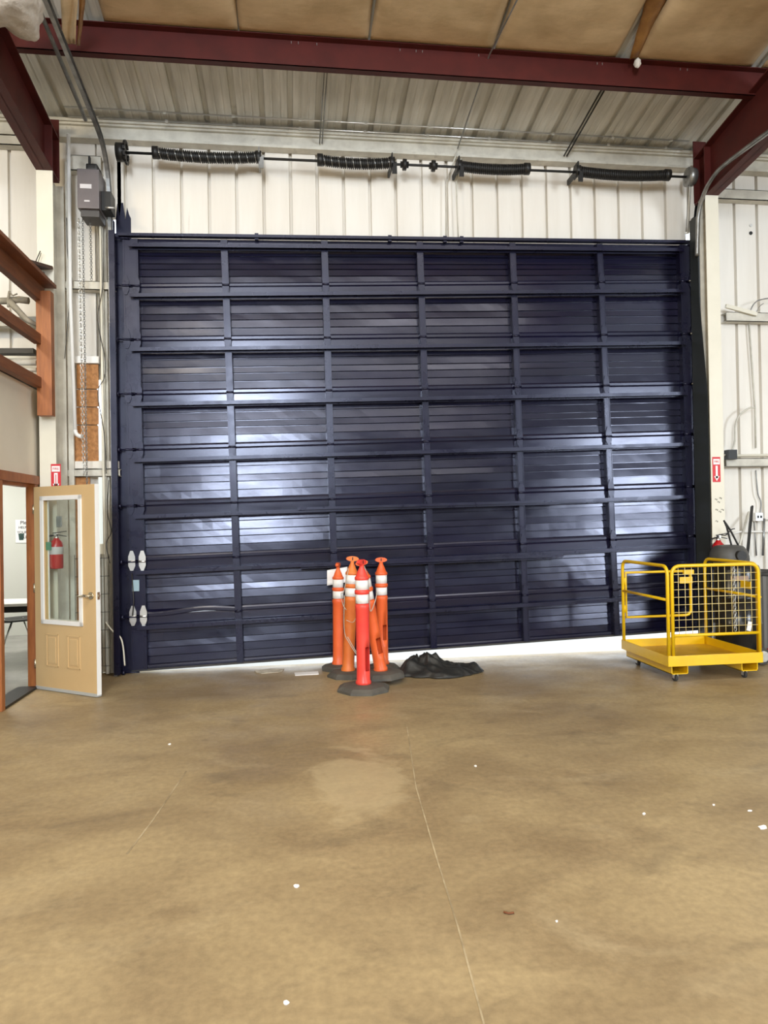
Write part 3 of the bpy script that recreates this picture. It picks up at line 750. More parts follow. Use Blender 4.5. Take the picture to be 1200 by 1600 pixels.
# ------------------------------------------------------------------ fire extinguishers
def extinguisher(x, y, z, lab, tag_=True, hs=1, rs=1, lz=(.06, .20)):
    r = thing('fire_extinguisher', (x, y, z), lab, 'fire extinguisher')
    Z = lambda q: z+q*hs
    MB().lathe([(0, 0), (.062*rs, .004*hs), (.068*rs, .02*hs), (.068*rs, .27*hs), (.06*rs, .31*hs), (.03*rs, .345*hs), (.024, .36*hs)], (x, y, z), 24).build('cylinder', red, r)
    MB().lathe([(.0685*rs, lz[0]*hs), (.0695*rs, (lz[0]+.002)*hs), (.0695*rs, lz[1]*hs), (.0685*rs, (lz[1]+.002)*hs)], (x, y, z), 24).build('label', label, r, label='pale printed label band')
    m = MB(); m.lathe([(.022, .355*hs), (.022, .39*hs), (0, .39*hs)], (x, y, z), 12); m.box((x, y-.01, Z(.40)), (.02, .05, .025)); m.build('valve', chrome, r)
    m = MB(); m.beam((x-.03, y-.01, Z(.415)), (x+.10, y-.01, Z(.435)), .02, .008); m.beam((x+.0, y-.01, Z(.40)), (x+.10, y-.01, Z(.375)), .02, .008); m.build('handle', dark, r)
    m = MB(); m.tube(cat_pts([(x-.02, y-.01, Z(.39)), (x-.09*rs, y-.01, Z(.36)), (x-.09*rs, y-.01, Z(.22)), (x-.082*rs, y-.01, Z(.1))]), .009, 8); m.build('hose', dark, r)
    MB().b2((x-.02, y+.06, Z(.18)), (x+.02, y+.10, Z(.30))).build('wall_bracket', dark, r)
    if tag_: MB().box((x-.05, y-.078*rs, Z(.27)), (.05, .004, .08)).build('tag', greenp, r, label='green inspection tag')
p = U(87, 889, y=7.45); extinguisher(p.x+.01, 7.45, p.z, 'red fire extinguisher seen through the window of the tan door', hs=.86, rs=.93, lz=(.17, .255))
p = U(1123, 880, y=7.45); extinguisher(p.x, 7.45, p.z-.10, 'red fire extinguisher on the right column, top showing above the grey machine hood', tag_=False)
p = U(92, 815, y=YC-.02); m = MB(); m.box((p.x, YC-.012, p.z), (.05, .02, .11), None, .004); m.build('switch_box', galvd, label='small grey switch box on the left column seen through the door window', cat='switch')

# ------------------------------------------------------------------ office: partition, door frame, interior
XO = -2.56
YJ0, YJ1, ZH = 6.69, 7.46, 2.03
m = MB(); m.b2((XO-.06, 1.0, 0), (XO, YJ0-.09, 3.0)).b2((XO-.06, YJ0-.09, ZH+.05), (XO, 7.90, 3.0)).b2((XO-.06, YJ1+.06, 0), (XO, 7.90, ZH+.05))
m.build('wall_office', drywall, kind='structure', label='beige drywall office partition left of the hall', cat='wall')
m = MB(); m.b2((-7, 11.0, 0), (-2.0, 11.1, 2.98)).b2((-7.1, 1.0, 0), (-7, 11.1, 2.98)).b2((-2.75, 8.2, 0), (-2.65, 11.1, 2.98)).b2((-7, .9, 0), (XO, 1.0, 2.98))
m.build('wall_office_inner', officew, kind='structure', label='pale grey inner walls of the office', cat='wall')
MB().b2((-7, 1.0, 2.92), (XO-.12, 11.1, 2.98)).build('ceiling_office', officew, kind='structure', label='office ceiling under the loft', cat='ceiling')
MB().b2((-7, 1.0, 0), (XO-.02, 11.1, .012)).build('floor_office', mat('grey_vinyl', (.32, .31, .28), .22, 0, (.25, .24, .22), 3, rvar=.05), kind='structure', label='shiny grey vinyl office floor', cat='floor')
r = thing('door_frame', (XO, 7.05, 0), 'brown stained timber frame around the office doorway at the left edge', 'door frame')
MB().b2((XO-.06, YJ1-.0, 0), (XO+.03, YJ1+.085, ZH), .004).build('jamb', woodm, r)
MB().b2((XO-.06, YJ0-.10, 0), (XO+.03, YJ0-.03, ZH), .004).build('jamb', woodm, r)
MB().b2((XO-.07, YJ0-.15, ZH), (XO+.04, YJ1+.11, ZH+.085), .004).build('header', woodm, r)
MB().b2((XO-.10, YJ0, ZH-.03), (XO-.02, YJ1, ZH)).build('door_stop', woodm, r)
MB().b2((XO-.16, YJ0-.02, 0), (XO+.03, YJ1+.01, .025), .004).build('threshold', dark, r)
# tan open door
hx, hy = U(57, 1073, z=.02).x, U(57, 1073, z=.02).y
fx, fy = U(155, 1086, z=.02).x, U(155, 1086, z=.02).y
hx = XO+.035; hy = YJ1-.0
ang = math.atan2(fy-hy, fx-hx); W = math.hypot(fx-hx, fy-hy)
dr = thing('door_2', (hx, hy, 0), 'open tan half-glass entry door with two raised panels, left of the navy door', 'door', kind='structure')
RM = Matrix.Rotation(ang, 4, 'Z'); T0 = Matrix.Translation((hx, hy, 0)) @ RM
def lbox(m, x0, x1, y0, y1, z0, z1, bev=0):
    t = MB(); t.b2((x0, y0, z0), (x1, y1, z1), bev); m.add(t.bm, T0)
H = 2.0; th = .045
gx0, gx1, gz0, gz1 = .13*W/.82, .62*W/.82, .69, 1.87
m = MB()
lbox(m, 0, gx0, -th/2, th/2, .02, H); lbox(m, gx1, W, -th/2, th/2, .02, H)
lbox(m, gx0, gx1, -th/2, th/2, .02, gz0); lbox(m, gx0, gx1, -th/2, th/2, gz1, H)
m.build('leaf', tan, dr)
m = MB(); lbox(m, W, W+.006, -th/2-.001, th/2+.001, .02, H); m.build('edge_strip', whitef, dr, label='white door edge')
m = MB(); lbox(m, 0, W, -th/2-.004, th/2+.004, .005, .035); m.build('door_sweep', mat('grey_sweep', (.45, .45, .43), .5), dr)
fz = .035
m = MB()
for s_ in (-1, 1):
    y0, y1 = (s_*th/2, s_*(th/2+.014)) if s_ > 0 else (s_*(th/2+.014), s_*th/2)
    lbox(m, gx0-fz, gx0+.008, y0, y1, gz0-fz, gz1+fz, .003); lbox(m, gx1-.008, gx1+fz, y0, y1, gz0-fz, gz1+fz, .003)
    lbox(m, gx0-fz, gx1+fz, y0, y1, gz1-.008, gz1+fz, .003); lbox(m, gx0-fz, gx1+fz, y0, y1, gz0-fz, gz0+.008, .003)
fr_ = m.build('window_frame', whitef, dr)
m = MB(); lbox(m, gx0, gx1, -.003, .003, gz0, gz1); m.build('glass_pane', glass, dr)
for (x0, x1) in ((.15, .32), (.44, .61)):
    x0 *= W/.82; x1 *= W/.82
    m = MB()
    for s_ in (-1, 1):
        y = s_*(th/2+.002)
        for (a0, a1, b0, b1) in ((x0, x1, .24, .255), (x0, x1, .545, .56), (x0, x0+.015, .24, .56), (x1-.015, x1, .24, .56)):
            lbox(m, a0, a1, y-.004, y+.004, b0, b1, .003)
        lbox(m, x0+.035, x1-.035, y-.004, y+.004, .275, .525, .004)
    m.build('raised_panel', tan, dr)
def lt(p): return T0 @ Vector(p)
kx, kz = W-.06, .95
m = MB()
for s_ in (-1, 1):
    m.tube([lt((kx, s_*th/2, kz)), lt((kx, s_*(th/2+.012), kz))], .034, 16)
    m.tube([lt((kx, s_*(th/2+.012), kz)), lt((kx, s_*(th/2+.05), kz))], .012, 10)
    m.tube(cat_pts([lt((kx, s_*(th/2+.05), kz)), lt((kx-.05, s_*(th/2+.055), kz+.004)), lt((kx-.12, s_*(th/2+.05), kz-.004))], 5), [.013]*6+[.009]*5, 10)
m.build('lever_handle', brass, dr)
m = MB(); lbox(m, W-.002, W+.010, -.013, .013, kz-.035, kz+.035); lbox(m, W, W+.02, -.008, .008, kz-.01, kz+.01); m.build('latch_plate', brass, dr)
for z in (.25, 1.0, 1.78): MB().tube([lt((-.012, -.02, z-.045)), lt((-.012, -.02, z+.045))], .009, 8).build('hinge', brass, dr)
# sign in office
p0, p1 = U(24, 812, y=10.99), U(45, 848, y=10.99)
cx, cz = p0.x+.17, (p0.z+p1.z)/2; hh = p0.z-p1.z
r = thing('cleaning_notice', (cx, 10.985, cz-hh/2), 'white handwritten notice on the office wall, partly behind the door jamb', 'notice')
MB().box((cx, 10.99, cz), (.34, .003, hh)).build('sheet', paper, r)
for k, (t, sz) in enumerate((('Please', .075), ('HELP KEEP', .05), ('YOUR AREA', .05), ('CLEAN', .06))):
    text_part(t, sz, dark, r, Matrix.Translation((cx-.01, 10.985, cz+hh*.36-k*.07)) @ Matrix.Rotation(R(90), 4, 'X'))
m = MB(); m.prism([(cx-.13, 10.986, cz-hh*.10), (cx-.05, 10.986, cz-hh*.10), (cx-.06, 10.986, cz-hh*.38), (cx-.12, 10.986, cz-hh*.38)], (0, .002, 0)); m.build('bin_drawing', mat('dark_green_ink', (.03, .07, .06), .6), r)
# table and chairs in the office
def P_(px, zc, z=0):
    d = fw+rt*((px-600)/F); d = Vector((d.x, d.y, 0)); return Vector((d.x*zc, d.y*zc, z))
tc = P_(0, 8.35)
r = thing('office_table', (tc.x, tc.y, 0), 'pale topped folding table with black edge inside the office', 'table')
MB().b2((tc.x-.9, tc.y-.30, .70), (tc.x+.42, tc.y+.30, .73), .004).build('table_top', mat('pale_laminate', (.78, .77, .74), .35), r)
MB().b2((tc.x-.88, tc.y-.28, .63), (tc.x+.40, tc.y+.28, .70)).build('apron', dark, r)
for sx in (-.82, -.30):
    for sy in (-.25, .25): MB().tube([(tc.x+sx, tc.y+sy, .012), (tc.x+sx, tc.y+sy, .63)], .014, 8).build('leg', dark, r)
def chair(cx, cy, rz, lab):
    r = thing('plastic_chair', (cx, cy, .012), lab, 'chair', rotz=rz)
    def sheet(f, nu=10, nv=10):
        m = MB(); g = [[m.bm.verts.new(f(i/nu, j/nv)) for i in range(nu+1)] for j in range(nv+1)]
        for j in range(nv):
            for i in range(nu):
                q = m.bm.faces.new((g[j][i], g[j][i+1], g[j+1][i+1], g[j+1][i])); q.smooth = True
        return m
    sheet(lambda u, v: (-.22+.44*u, -.22+.44*v, .44-.03*math.sin(u*math.pi)+.05*max(0, v-.8))).build('seat', dark, r, local=True, solid=.012)
    sheet(lambda u, v: ((-.21+.42*u)*(1-.25*v*v), .22+.10*v+.05*(1-math.sin(u*math.pi)), .46+.36*v)).build('backrest', dark, r, local=True, solid=.012)
    for sx in (-1, 1):
        for sy in (-1, 1):
            MB().tube([(sx*.15, sy*.10, .43), (sx*.21, sy*.27, 0)], .012, 8).build('leg', chrome, r, local=True)
c = P_(25, 8.9); chair(c.x, c.y, R(125), 'black plastic chair with chrome legs under the office table')

# loft timber rails above the office
r = thing('loft_railing', (XO, 7.3, 2.7), 'reddish brown timber loft guard rail with three rails and end post, upper left', 'railing')
a = U(58, 649, y=7.38); b = U(79, 462, y=7.38)
MB().b2((a.x, 7.38, a.z), (b.x, 7.48, b.z+.05), .004).build('post', woodm, r)
for (y0, yend, dz, thk) in ((3.93, 7.5, .17, .045), (3.46, 7.38, .10, .045), (3.03, 7.38, .10, .045)):
    MB().b2((a.x-.02, 2.0, y0-dz/2), (a.x+thk, yend, y0+dz/2), .003).build('rail', woodh, r)
MB().b2((a.x-.06, 2.0, 4.0), (b.x+.02, 7.50, 4.035), .003).build('cap_rail', woodh, r)
# loft floor and clutter
MB().b2((-6.95, 1.05, 3.005), (XO-.01, 7.88, 3.03)).build('loft_deck', dark, label='dark loft deck on top of the office', cat='deck')
a = U(-40, 506, y=7.9); b = U(60, 503, y=7.9)
m = MB(); m.beam(a, b, .1, .09); m.build('grey_rail', girtm, label='grey horizontal wall girt behind the loft railing', cat='girt')
m = MB(); m.beam(U(-60, 551, y=7.6), U(57, 551, y=7.6), .18, .05); m.build('dark_plank', dark, label='dark plank lying on the loft behind the railing', cat='plank')
for k, (py, rr, mt_) in enumerate(((559, .018, whitep), (567, .028, girtm), (578, .022, whitep))):
    m = MB(); m.tube([U(-60, py-1, y=7.5), U(57, py, y=7.5)], rr, 8); m.build('stored_pipe', mt_, label=['thin white pipe, topmost of three stored on the loft', 'thick grey pipe, middle of three stored on the loft', 'cream pipe, lowest of three stored on the loft'][k], cat='pipe')
m = MB(); m.tube(cat_pts([U(*q, y=7.3) for q in ((-30, 470), (10, 470), (30, 467), (46, 470))]), [.03]*13+[.03]*12, 8) if False else m.tube([U(*q, y=7.55) for q in ((-30, 471), (12, 470), (30, 468), (45, 470))], .035, 8)
m.tube([U(*q, y=7.5) for q in ((14, 470), (28, 485), (42, 500), (58, 508))], [.035, .03, .028, .02], 8)
m.tube([U(*q, y=7.48) for q in ((15, 455), (12, 470), (13, 480))], .012, 6)
m.tube([U(*q, y=7.45) for q in ((14, 455), (20, 462), (27, 459))], .008, 6)
m.build('hose_bundle', mat('grey_hose', (.42, .38, .30), .7, 0, (.28, .25, .2), 12), label='tangled grey hoses lying across the loft behind the railing', cat='hose')
a = U(46, 424, y=7.52); b = U(69, 452, y=7.52)
MB().b2((a.x, 7.52, b.z), (b.x, 7.54+.3, a.z)).build('grey_carton', mat('grey_carton', (.20, .18, .17), .6), label='dark grey box on the loft beside the left column', cat='box')
m = MB(); m.beam(U(14, 405, y=7.0), U(64, 419, y=7.55), .25, .03); m.build('dark_board', mat('dark_brown_board', (.09, .05, .035), .6), label='dark brown board leaning on the grey loft box', cat='board')
m = MB(); m.tube([U(53, 415, y=7.5), U(63, 392, y=7.5)], .005, 5); m.tube([U(58, 415, y=7.5), U(64, 395, y=7.5)], .003, 5); m.build('wire_ends', wire, label='thin rods sticking up from the grey loft box', cat='wire')

# ------------------------------------------------------------------ right wall fittings
m = MB(); a = U(1134, 478, y=7.9); b = U(1182, 491, y=7.9); m.beam(a, b, .03, .045); m.build('diagonal_brace', whitep, label='short cream diagonal brace above the upper right girt', cat='brace')
m = MB(); m.tube(cat_pts([U(*q, y=7.9) for q in ((1172, 487), (1178, 475), (1190, 468), (1230, 462))]), .007, 6); m.tube(cat_pts([U(*q, y=7.9) for q in ((1180, 492), (1186, 480), (1193, 474))]), .004, 5)
m.build('coiled_wire', galvd, label='grey wire tangle resting on the upper right girt', cat='wire')
m = MB(); p = U(1173.5, 364, y=YS-.01); m.tube([p, p+Vector((0, .01, 0))], .022, 14); m.build('wall_hole', dark, label='black round hole in the white wall sheet at upper right', cat='hole')
m = MB(); p = U(1173.5, 352, y=YS-.01); m.tube([p, p+Vector((0, .006, 0))], .018, 14); m.build('wall_disc', chrome, label='small round metal disc above the black hole in the wall', cat='disc')
a = U(1135, 703, y=7.9); b = U(1149, 718, y=7.9); MB().b2((a.x, 7.86, b.z), (b.x, 7.95, a.z), .004).build('socket_box', dark, label='black box standing on the lower right girt beside the column', cat='box')
m = MB(); m.tube(cat_pts([U(*q, y=7.93) for q in ((1130, 712), (1142, 706), (1148, 690), (1149, 665), (1156, 648), (1170, 638), (1178, 637))]), .011, 8); m.build('curved_conduit', girtm, label='pale flexible conduit arching from the right column to the wall', cat='conduit')
m = MB(); m.tube([U(1170, 500, y=8.02), U(1180, 640, y=8.02), U(1181, 700, y=8.02)], .01, 6); m.build('wall_cable', girtm, label='vertical cable on the wall between the two right girts', cat='cable')
m = MB(); m.tube([U(1150, 712, y=7.95), U(1400, 708, y=7.95)], .016, 8); m.build('pipe_on_girt', whitep, label='pale pipe lying on the lower right girt', cat='pipe')
a = U(1180, 801, y=7.98); b = U(1192, 814, y=7.98)
r = thing('outlet_box', ((a.x+b.x)/2, 7.98, b.z), 'metal electrical outlet box on the right wall', 'outlet')
MB().b2((a.x, 7.97, b.z), (b.x, 8.03, a.z), .004).build('box', chrome, r)
m = MB()
for q in (.3, .7): m.box((a.x+(b.x-a.x)*q, 7.968, (a.z+b.z)/2), (.02, .006, .03))
m.build('socket', dark, r)
m = MB(); m.tube(cat_pts([U(*q, y=8.0) for q in ((1181, 735), (1184, 770), (1189, 785), (1188, 802))]), .008, 6); m.build('riser_conduit', galvd, label='thin conduit coming down to the outlet box', cat='conduit')
m = MB(); m.tube([U(1138, 836, y=7.96), U(1156, 831, y=7.98), U(1400, 828, y=7.98)], .011, 8); m.build('wall_pipe', whitef, label='white horizontal pipe on the right wall behind the leaning pole', cat='pipe')
m = MB(); m.tube([U(1192, 811, y=7.98), U(1400, 810, y=7.98)], .011, 8); m.build('wall_pipe', whitef, label='white horizontal pipe running right from the outlet box', cat='pipe')
m = MB(); m.tube([U(1194, 810, y=7.97), U(1192, 868, y=7.97)], .014, 8); m.tube([U(1178, 815, y=7.99), U(1182, 868, y=7.99)], .008, 6); m.build('down_pipe', galvd, label='grey pipes dropping below the outlet box', cat='pipe')
m = MB(); m.beam(U(1175, 791, y=7.75), U(1164, 905, y=7.35), .035, .02, .002, (1, 0, 0)); m.build('leaning_bar', dark, label='dark steel bar leaning against the right wall behind the drum', cat='bar')
m = MB(); m.beam(U(1170, 800, y=7.99), U(1150, 870, y=7.7), .03, .02, .002, (1, 0, 0)); m.build('leaning_strip', girtm, label='pale grey narrow strip slanting against the right wall left of the dark bar', cat='board')  # thin pale grey strip slanting beside the dark bar

# drum machine behind the platform
dx_, dy_, dr_ = 4.83, 7.26, .25
r = thing('drum_vacuum', (dx_, dy_, 0), 'tall black drum machine with grey hood behind the yellow platform', 'machine')
MB().lathe([(0, .12), (dr_-.01, .12), (dr_, .14), (dr_, .42), (dr_+.008, .43), (dr_, .44), (dr_, .70), (dr_+.008, .71), (dr_, .72), (dr_, .99), (dr_-.02, 1.05), (.12, 1.10), (0, 1.12)], (dx_, dy_, 0), 32).build('drum', mat('gloss_black', (.02, .019, .018), .22, .3), r)
m = MB(); t = bmesh.new(); bmesh.ops.create_uvsphere(t, u_segments=32, v_segments=16, radius=1)
for v in t.verts:
    v.co = Vector((v.co.x*.205, v.co.y*.21, max(v.co.z, -.15)*.20 if v.co.z < .72 else (.72+(v.co.z-.72)*.25)*.20))
for f in t.faces: f.smooth = True
m.add(t, Matrix.Translation((dx_-.075, dy_, 1.12))); m.build('hood', greyh, r)
MB().b2((4.585, 7.40, .30), (4.70, 7.53, .98), .02).build('side_box', dark, r)
c = Vector((dx_-.075, dy_-.235, 1.165)); m = MB(); m.tube([c, c+Vector((0, .08, 0))], .055, 20); m.build('port', dark, r, label='round black port')
m = MB(); m.box((dx_-.13, dy_-.262, .93), (.20, .01, .05)); m.build('label', mat('brown_label', (.35, .24, .17), .5), r, label='brownish label strip')
m = MB(); m.box((dx_-.03, dy_-.264, .42), (.05, .006, .10), Matrix.Rotation(R(12), 3, 'Y')); m.build('tag', paper, r, label='white tag')
for k, q in enumerate((((1131, 813), (1136, 825), (1141, 845), (1148, 866), (1158, 876)), ((1132, 815), (1142, 830), (1154, 853), (1163, 868), (1160, 878)))):
    MB().tube(cat_pts([U(a, b, y=7.22) for a, b in q]), .010, 6).build('hose', dark, r)
MB().tube(cat_pts([U(a, b, y=7.2) for a, b in ((1124, 835), (1134, 836), (1142, 828), (1148, 826))]), .006, 6).build('lever', dark, r)
m = MB(); m.tube([(dx_-.2, dy_-.12, .075), (dx_-.14, dy_-.12, .075)], .075, 18).tube([(dx_+.17, dy_-.1, .075), (dx_+.23, dy_-.1, .075)], .075, 18).tube([(dx_, dy_+.16, .05), (dx_+.04, dy_+.16, .05)], .05, 14)
m.beam((dx_-.2, dy_-.11, .09), (dx_+.22, dy_-.11, .09), .04, .03).b2((dx_-.2, dy_-.15, .09), (dx_+.2, dy_+.2, .125))
m.build('wheels', darkr, r)
m = MB(); m.tube([(dx_+.10, dy_-.30, .10), (dx_+.10, dy_-.25, .10)], .085, 22); wh = m.build('front_wheel', darkr, r)
MB().tube([(dx_+.10, dy_-.31, .10), (dx_+.10, dy_-.295, .10)], .058, 18).build('hub', mat('dirty_white', (.60, .58, .54), .5, 0, (.35, .34, .3), 9), wh, label='dirty white wheel hub')
m = MB(); a = U(1146, 884, y=6.985); b = U(1149, 985, y=6.985); n = 24
for k in range(n):
    c = a.lerp(b, (k+.5)/n); sv = Vector((1, 0, 0)) if k % 2 else Vector((0, 1, 0))
    m.tube([c+sv*.014*math.cos(q)+Vector((0, 0, .024*math.sin(q))) for q in [2*math.pi*j/8 for j in range(8)]], .004, 4, closed=True)
m.build('chain', chrome, r, label='bright hanging chain')
# ribbed bin at right edge and red jack, wheel
c = U(1200, 1000, y=7.5)
r = thing('ribbed_bin', (5.50, 7.73, 0), 'dark grey ribbed bin standing at the right edge against the wall', 'bin')
m = MB(); n = 48; prof = []
rings = []
for z, rr in ((0, .20), (.02, .215), (.88, .25), (.90, .25)):
    rings.append([m.bm.verts.new((5.50+math.cos(2*math.pi*k/n)*(rr+(.010 if k % 2 else 0)), 7.73+math.sin(2*math.pi*k/n)*(rr+(.010 if k % 2 else 0)), z)) for k in range(n)])
for a, b in zip(rings, rings[1:]):
    for k in range(n): m.bm.faces.new((a[k], a[(k+1) % n], b[(k+1) % n], b[k]))
m.bm.faces.new(list(reversed(rings[0])))
m.build('body', mat('ribbed_grey', (.16, .15, .135), .5), r)
MB().lathe([(.235, .89), (.275, .90), (.275, .93), (.245, .94), (.245, .90)], (5.50, 7.73, 0), 32).build('rim', darkr, r)
m = MB(); m.box((5.42, 7.38, .05), (.24, .12, .09), Matrix.Rotation(R(8), 3, 'Z'), .02); m.build('red_case', red, label='red case on the floor at the right edge by the ribbed bin', cat='case')

# ------------------------------------------------------------------ yellow work platform
X0, X1, Y0, Y1 = 3.545, 4.53, 6.40, 7.37
ZB, ZD, ZT = .165, .265, 1.125
pf = thing('work_platform', ((X0+X1)/2, (Y0+Y1)/2, 0), 'bright yellow caged lift platform on casters at the right', 'platform')
m = MB()
m.b2((X0, Y0, ZB), (X1, Y0+.008, ZD), .001).b2((X0, Y1-.008, ZB), (X1, Y1, ZD), .001).b2((X0, Y0, ZB), (X0+.008, Y1, ZD), .001).b2((X1-.008, Y0, ZB), (X1, Y1, ZD), .001)
m.build('deck_side', yel, pf)
MB().b2((X0+.008, Y0+.008, ZB+.01), (X1-.008, Y1-.008, ZB+.018)).build('deck_plate', yeld, pf)
tr_ = .017
def loop(p0, p1, z0, z1, rad=.09, rr=tr_):
    p0 = Vector(p0); p1 = Vector(p1)
    return rounded([p0+Vector((0, 0, z0)), p0+Vector((0, 0, z1)), p1+Vector((0, 0, z1)), p1+Vector((0, 0, z0))], rad)
e = .02
MB().tube(loop((X0+e+.045, Y0+e, 0), (X1-e, Y0+e, 0), ZB+.02, ZT), tr_, 12).build('front_frame', yel, pf)
MB().tube(loop((X0+e, Y0+e, 0), (X0+e, Y1-e, 0), ZB+.02, ZT), tr_, 12).build('side_frame', yel, pf)
MB().tube(loop((X1-e+.015, Y0+e+.04, 0), (X1-e+.015, Y1-e, 0), ZB+.02, ZT), tr_, 12).build('side_frame', yel, pf)
MB().tube([(X0+e, Y0+e, .80), (X0+e, Y1-e, .80)], .014, 10).build('mid_rail', yel, pf)
MB().tube([(X1-e+.015, Y0+e, .80), (X1-e+.015, Y1-e, .80)], .014, 10).build('mid_rail', yel, pf)
MB().tube([(X0+e+.045, Y0+e, .455), (X1-e, Y0+e, .455)], .015, 10).build('bottom_rail', yel, pf)
m = MB(); n = 13
for k in range(1, n):
    x = X0+.065+(X1-X0-.09)*k/n; m.tube([(x, Y0+e+.004, .46), (x, Y0+e+.004, ZT-.01)], .0026, 5)
m.build('mesh_panel', mat('pale_yellow_wire', (.85, .68, .30), .4), pf, label='thin pale wire mesh')
m = MB()
for k in range(1, 9):
    z = .46+(ZT-.47)*k/9; m.tube([(X0+.065, Y0+e-.002, z), (X1-e, Y0+e-.002, z)], .0026, 5)
m.build('mesh_panel', MT['pale_yellow_wire'], pf, label='thin pale wire mesh')
g0 = Vector((X0+.05, Y1-.03, 0)); g1 = Vector((X0+.80, Y1-.03, 0))
gp = rounded([g0+Vector((0, 0, .51)), g0+Vector((0, 0, .995)), g1+Vector((0, 0, .995)), g1+Vector((0, 0, .51))], .07, 6, False)
# gate: square at hinge side, rounded at the latch side
gp = [g0+Vector((0, 0, .51)), g0+Vector((0, 0, .995))]+rounded([g0+Vector((0, 0, .995)), g1+Vector((0, 0, .995)), g1+Vector((0, 0, .51)), g0+Vector((0, 0, .51))], .07)[1:-1]
gate = MB().tube(gp, .015, 10, closed=True).build('gate', yel, pf)
for z in (.60, .90): MB().tube([(X0+.034, Y1-.03, z-.04), (X0+.034, Y1-.03, z+.04)], .012, 8).build('gate_hinge', yel, gate)
MB().b2((g1.x-.13, g1.y-.012, .86), (g1.x+.02, g1.y-.004, .93), .002).build('latch_plate', yel, pf)
MB().b2((g1.x-.09, g1.y-.03, .96), (g1.x+.03, g1.y, 1.01), .008).build('latch', yel, pf)
MB().b2((X1-.022, Y0+.14, .865), (X1-.014, Y0+.30, .94), .002).build('latch_plate', yel, pf)
for x in (X0+.13, X1-.13):
    m = MB(); w_ = .085; h = .08; z0 = ZB-h
    m.b2((x-w_, Y0+.02, z0), (x+w_, Y1-.02, z0+.007)).b2((x-w_, Y0+.02, z0), (x-w_+.007, Y1-.02, ZB)).b2((x+w_-.007, Y0+.02, z0), (x+w_, Y1-.02, ZB))
    m.build('fork_pocket', yel, pf)
for x in (X0+.13, X1-.13):
    for y in (Y0+.11, Y1-.11):
        zt = ZB-.08
        c = MB(); c.b2((x-.035, y-.035, zt-.006), (x+.035, y+.035, zt)).b2((x-.02, y-.018, .028), (x-.016, y+.018, zt-.004)).b2((x+.016, y-.018, .028), (x+.02, y+.018, zt-.004))
        cs = c.build('caster', chrome, pf)
        MB().tube([(x-.013, y, .0345), (x+.013, y, .0345)], .034, 16).build('wheel', darkr, cs)

# ------------------------------------------------------------------ traffic posts
def delineator(px, py, zb, base_r, mt, lab, lean=(0, 0), spin=0, hole=None, bz=.06, scale=1, headrot=0):
    p = U(px, py, z=zb+bz)
    r = thing('traffic_post', (p.x, p.y, 0), lab, 'traffic post', 'orange traffic posts clustered by the navy door')
    n8 = 8
    MB().lathe([(0, zb), (base_r, zb), (base_r*1.0, zb+.022), (base_r*.82, zb+bz*.8), (base_r*.45, zb+bz), (0, zb+bz)], (0, 0, 0), n8, rot0=spin).build('rubber_base', mat('grey_rubber', (.115, .105, .088), .8, 0, (.07, .065, .055), 5, .2, 40), r, local=True)
    Mt = Matrix.Translation((0, 0, zb+bz)) @ Matrix.Rotation(lean[0], 4, 'Y') @ Matrix.Rotation(lean[1], 4, 'X') @ Matrix.Scale(scale, 4)
    prof = [(.066, -.01), (.066, .02), (.058, .035), (.056, .12), (.056, .18), (.056, .26), (.056, .34), (.056, .42), (.057, .68), (.061, .69), (.061, .715), (.055, .73)]
    def sk(i, k):
        if hole is None: return False
        h0, rows = hole
        return i in rows and (k % 24) in h0
    Mt = Mt @ Matrix.Diagonal((1.06, 1.06, 1, 1)); b = MB(); b.lathe(prof, (0, 0, 0), 24, Mt, sk)
    b.lathe([(.053, .73), (.053, .82), (.063, .825), (.063, .853), (.053, .858), (.053, .95), (.062, .955), (.060, .975), (.050, .985), (.034, 1.03), (.020, 1.062), (.015, 1.09), (0, 1.092)], (0, 0, 0), 24, Mt)
    b.build('post', mt, r, local=True, solid=.004 if hole else 0)
    MB().lathe([(.050, .735), (.0575, .737), (.0575, .818), (.050, .82)], (0, 0, 0), 24, Mt).build('reflective_band', reflw, r, local=True)
    MB().lathe([(.050, .860), (.0575, .862), (.0575, .948), (.050, .95)], (0, 0, 0), 24, Mt).build('reflective_band', reflw, r, local=True)
    # flat anvil-shaped handle
    t = MB(); pts = []
    for k in range(24):
        a = 2*math.pi*k/24; c_, s_ = math.cos(a), math.sin(a)
        pts.append((.060*c_, -.016, 1.112+.026*s_))
    t.prism(pts, (0, .032, 0)); t.b2((-.014, -.013, 1.05), (.014, .013, 1.10))
    m = MB(); m.add(t.bm, Mt @ Matrix.Rotation(headrot, 4, 'Z')); m.build('handle', mt, r, local=True)
    t = MB(); t.b2((-.005, -.0175, 1.098), (.005, .0175, 1.128)); m = MB(); m.add(t.bm, Mt @ Matrix.Rotation(headrot, 4, 'Z')); m.build('slot', dark, r, local=True)
    return r, Mt, p
fs = set(range(18, 22))
rf, Mf, pf_ = delineator(568, 1068, 0, .26, redor, 'red-orange traffic post standing in front of the others', (0, 0), .2, (set((19, 20, 21)), (3, 4, 5)), headrot=R(55), scale=1.04)
rl, Ml, pl_ = delineator(528.5, 1037, 0, .19, orange, 'orange traffic post at the left of the cluster, with a white paper behind it', (R(.8), 0), .4, None, headrot=R(75), scale=.965)
ro, Mo, po_ = delineator(544, 1047, 0, .22, orange2, 'faded brownish orange traffic post leaning between the left and front posts', (R(3.2), R(-1)), .1, None, headrot=R(5), scale=1.04)
rk, Mk, pk_ = delineator(595, 1047, .055, .25, orange, 'battered orange traffic post leaning left behind the red one, torn near its foot', (R(-9.5), R(3)), .3, (set((18, 19, 20, 21)), (4, 5)), scale=.985)
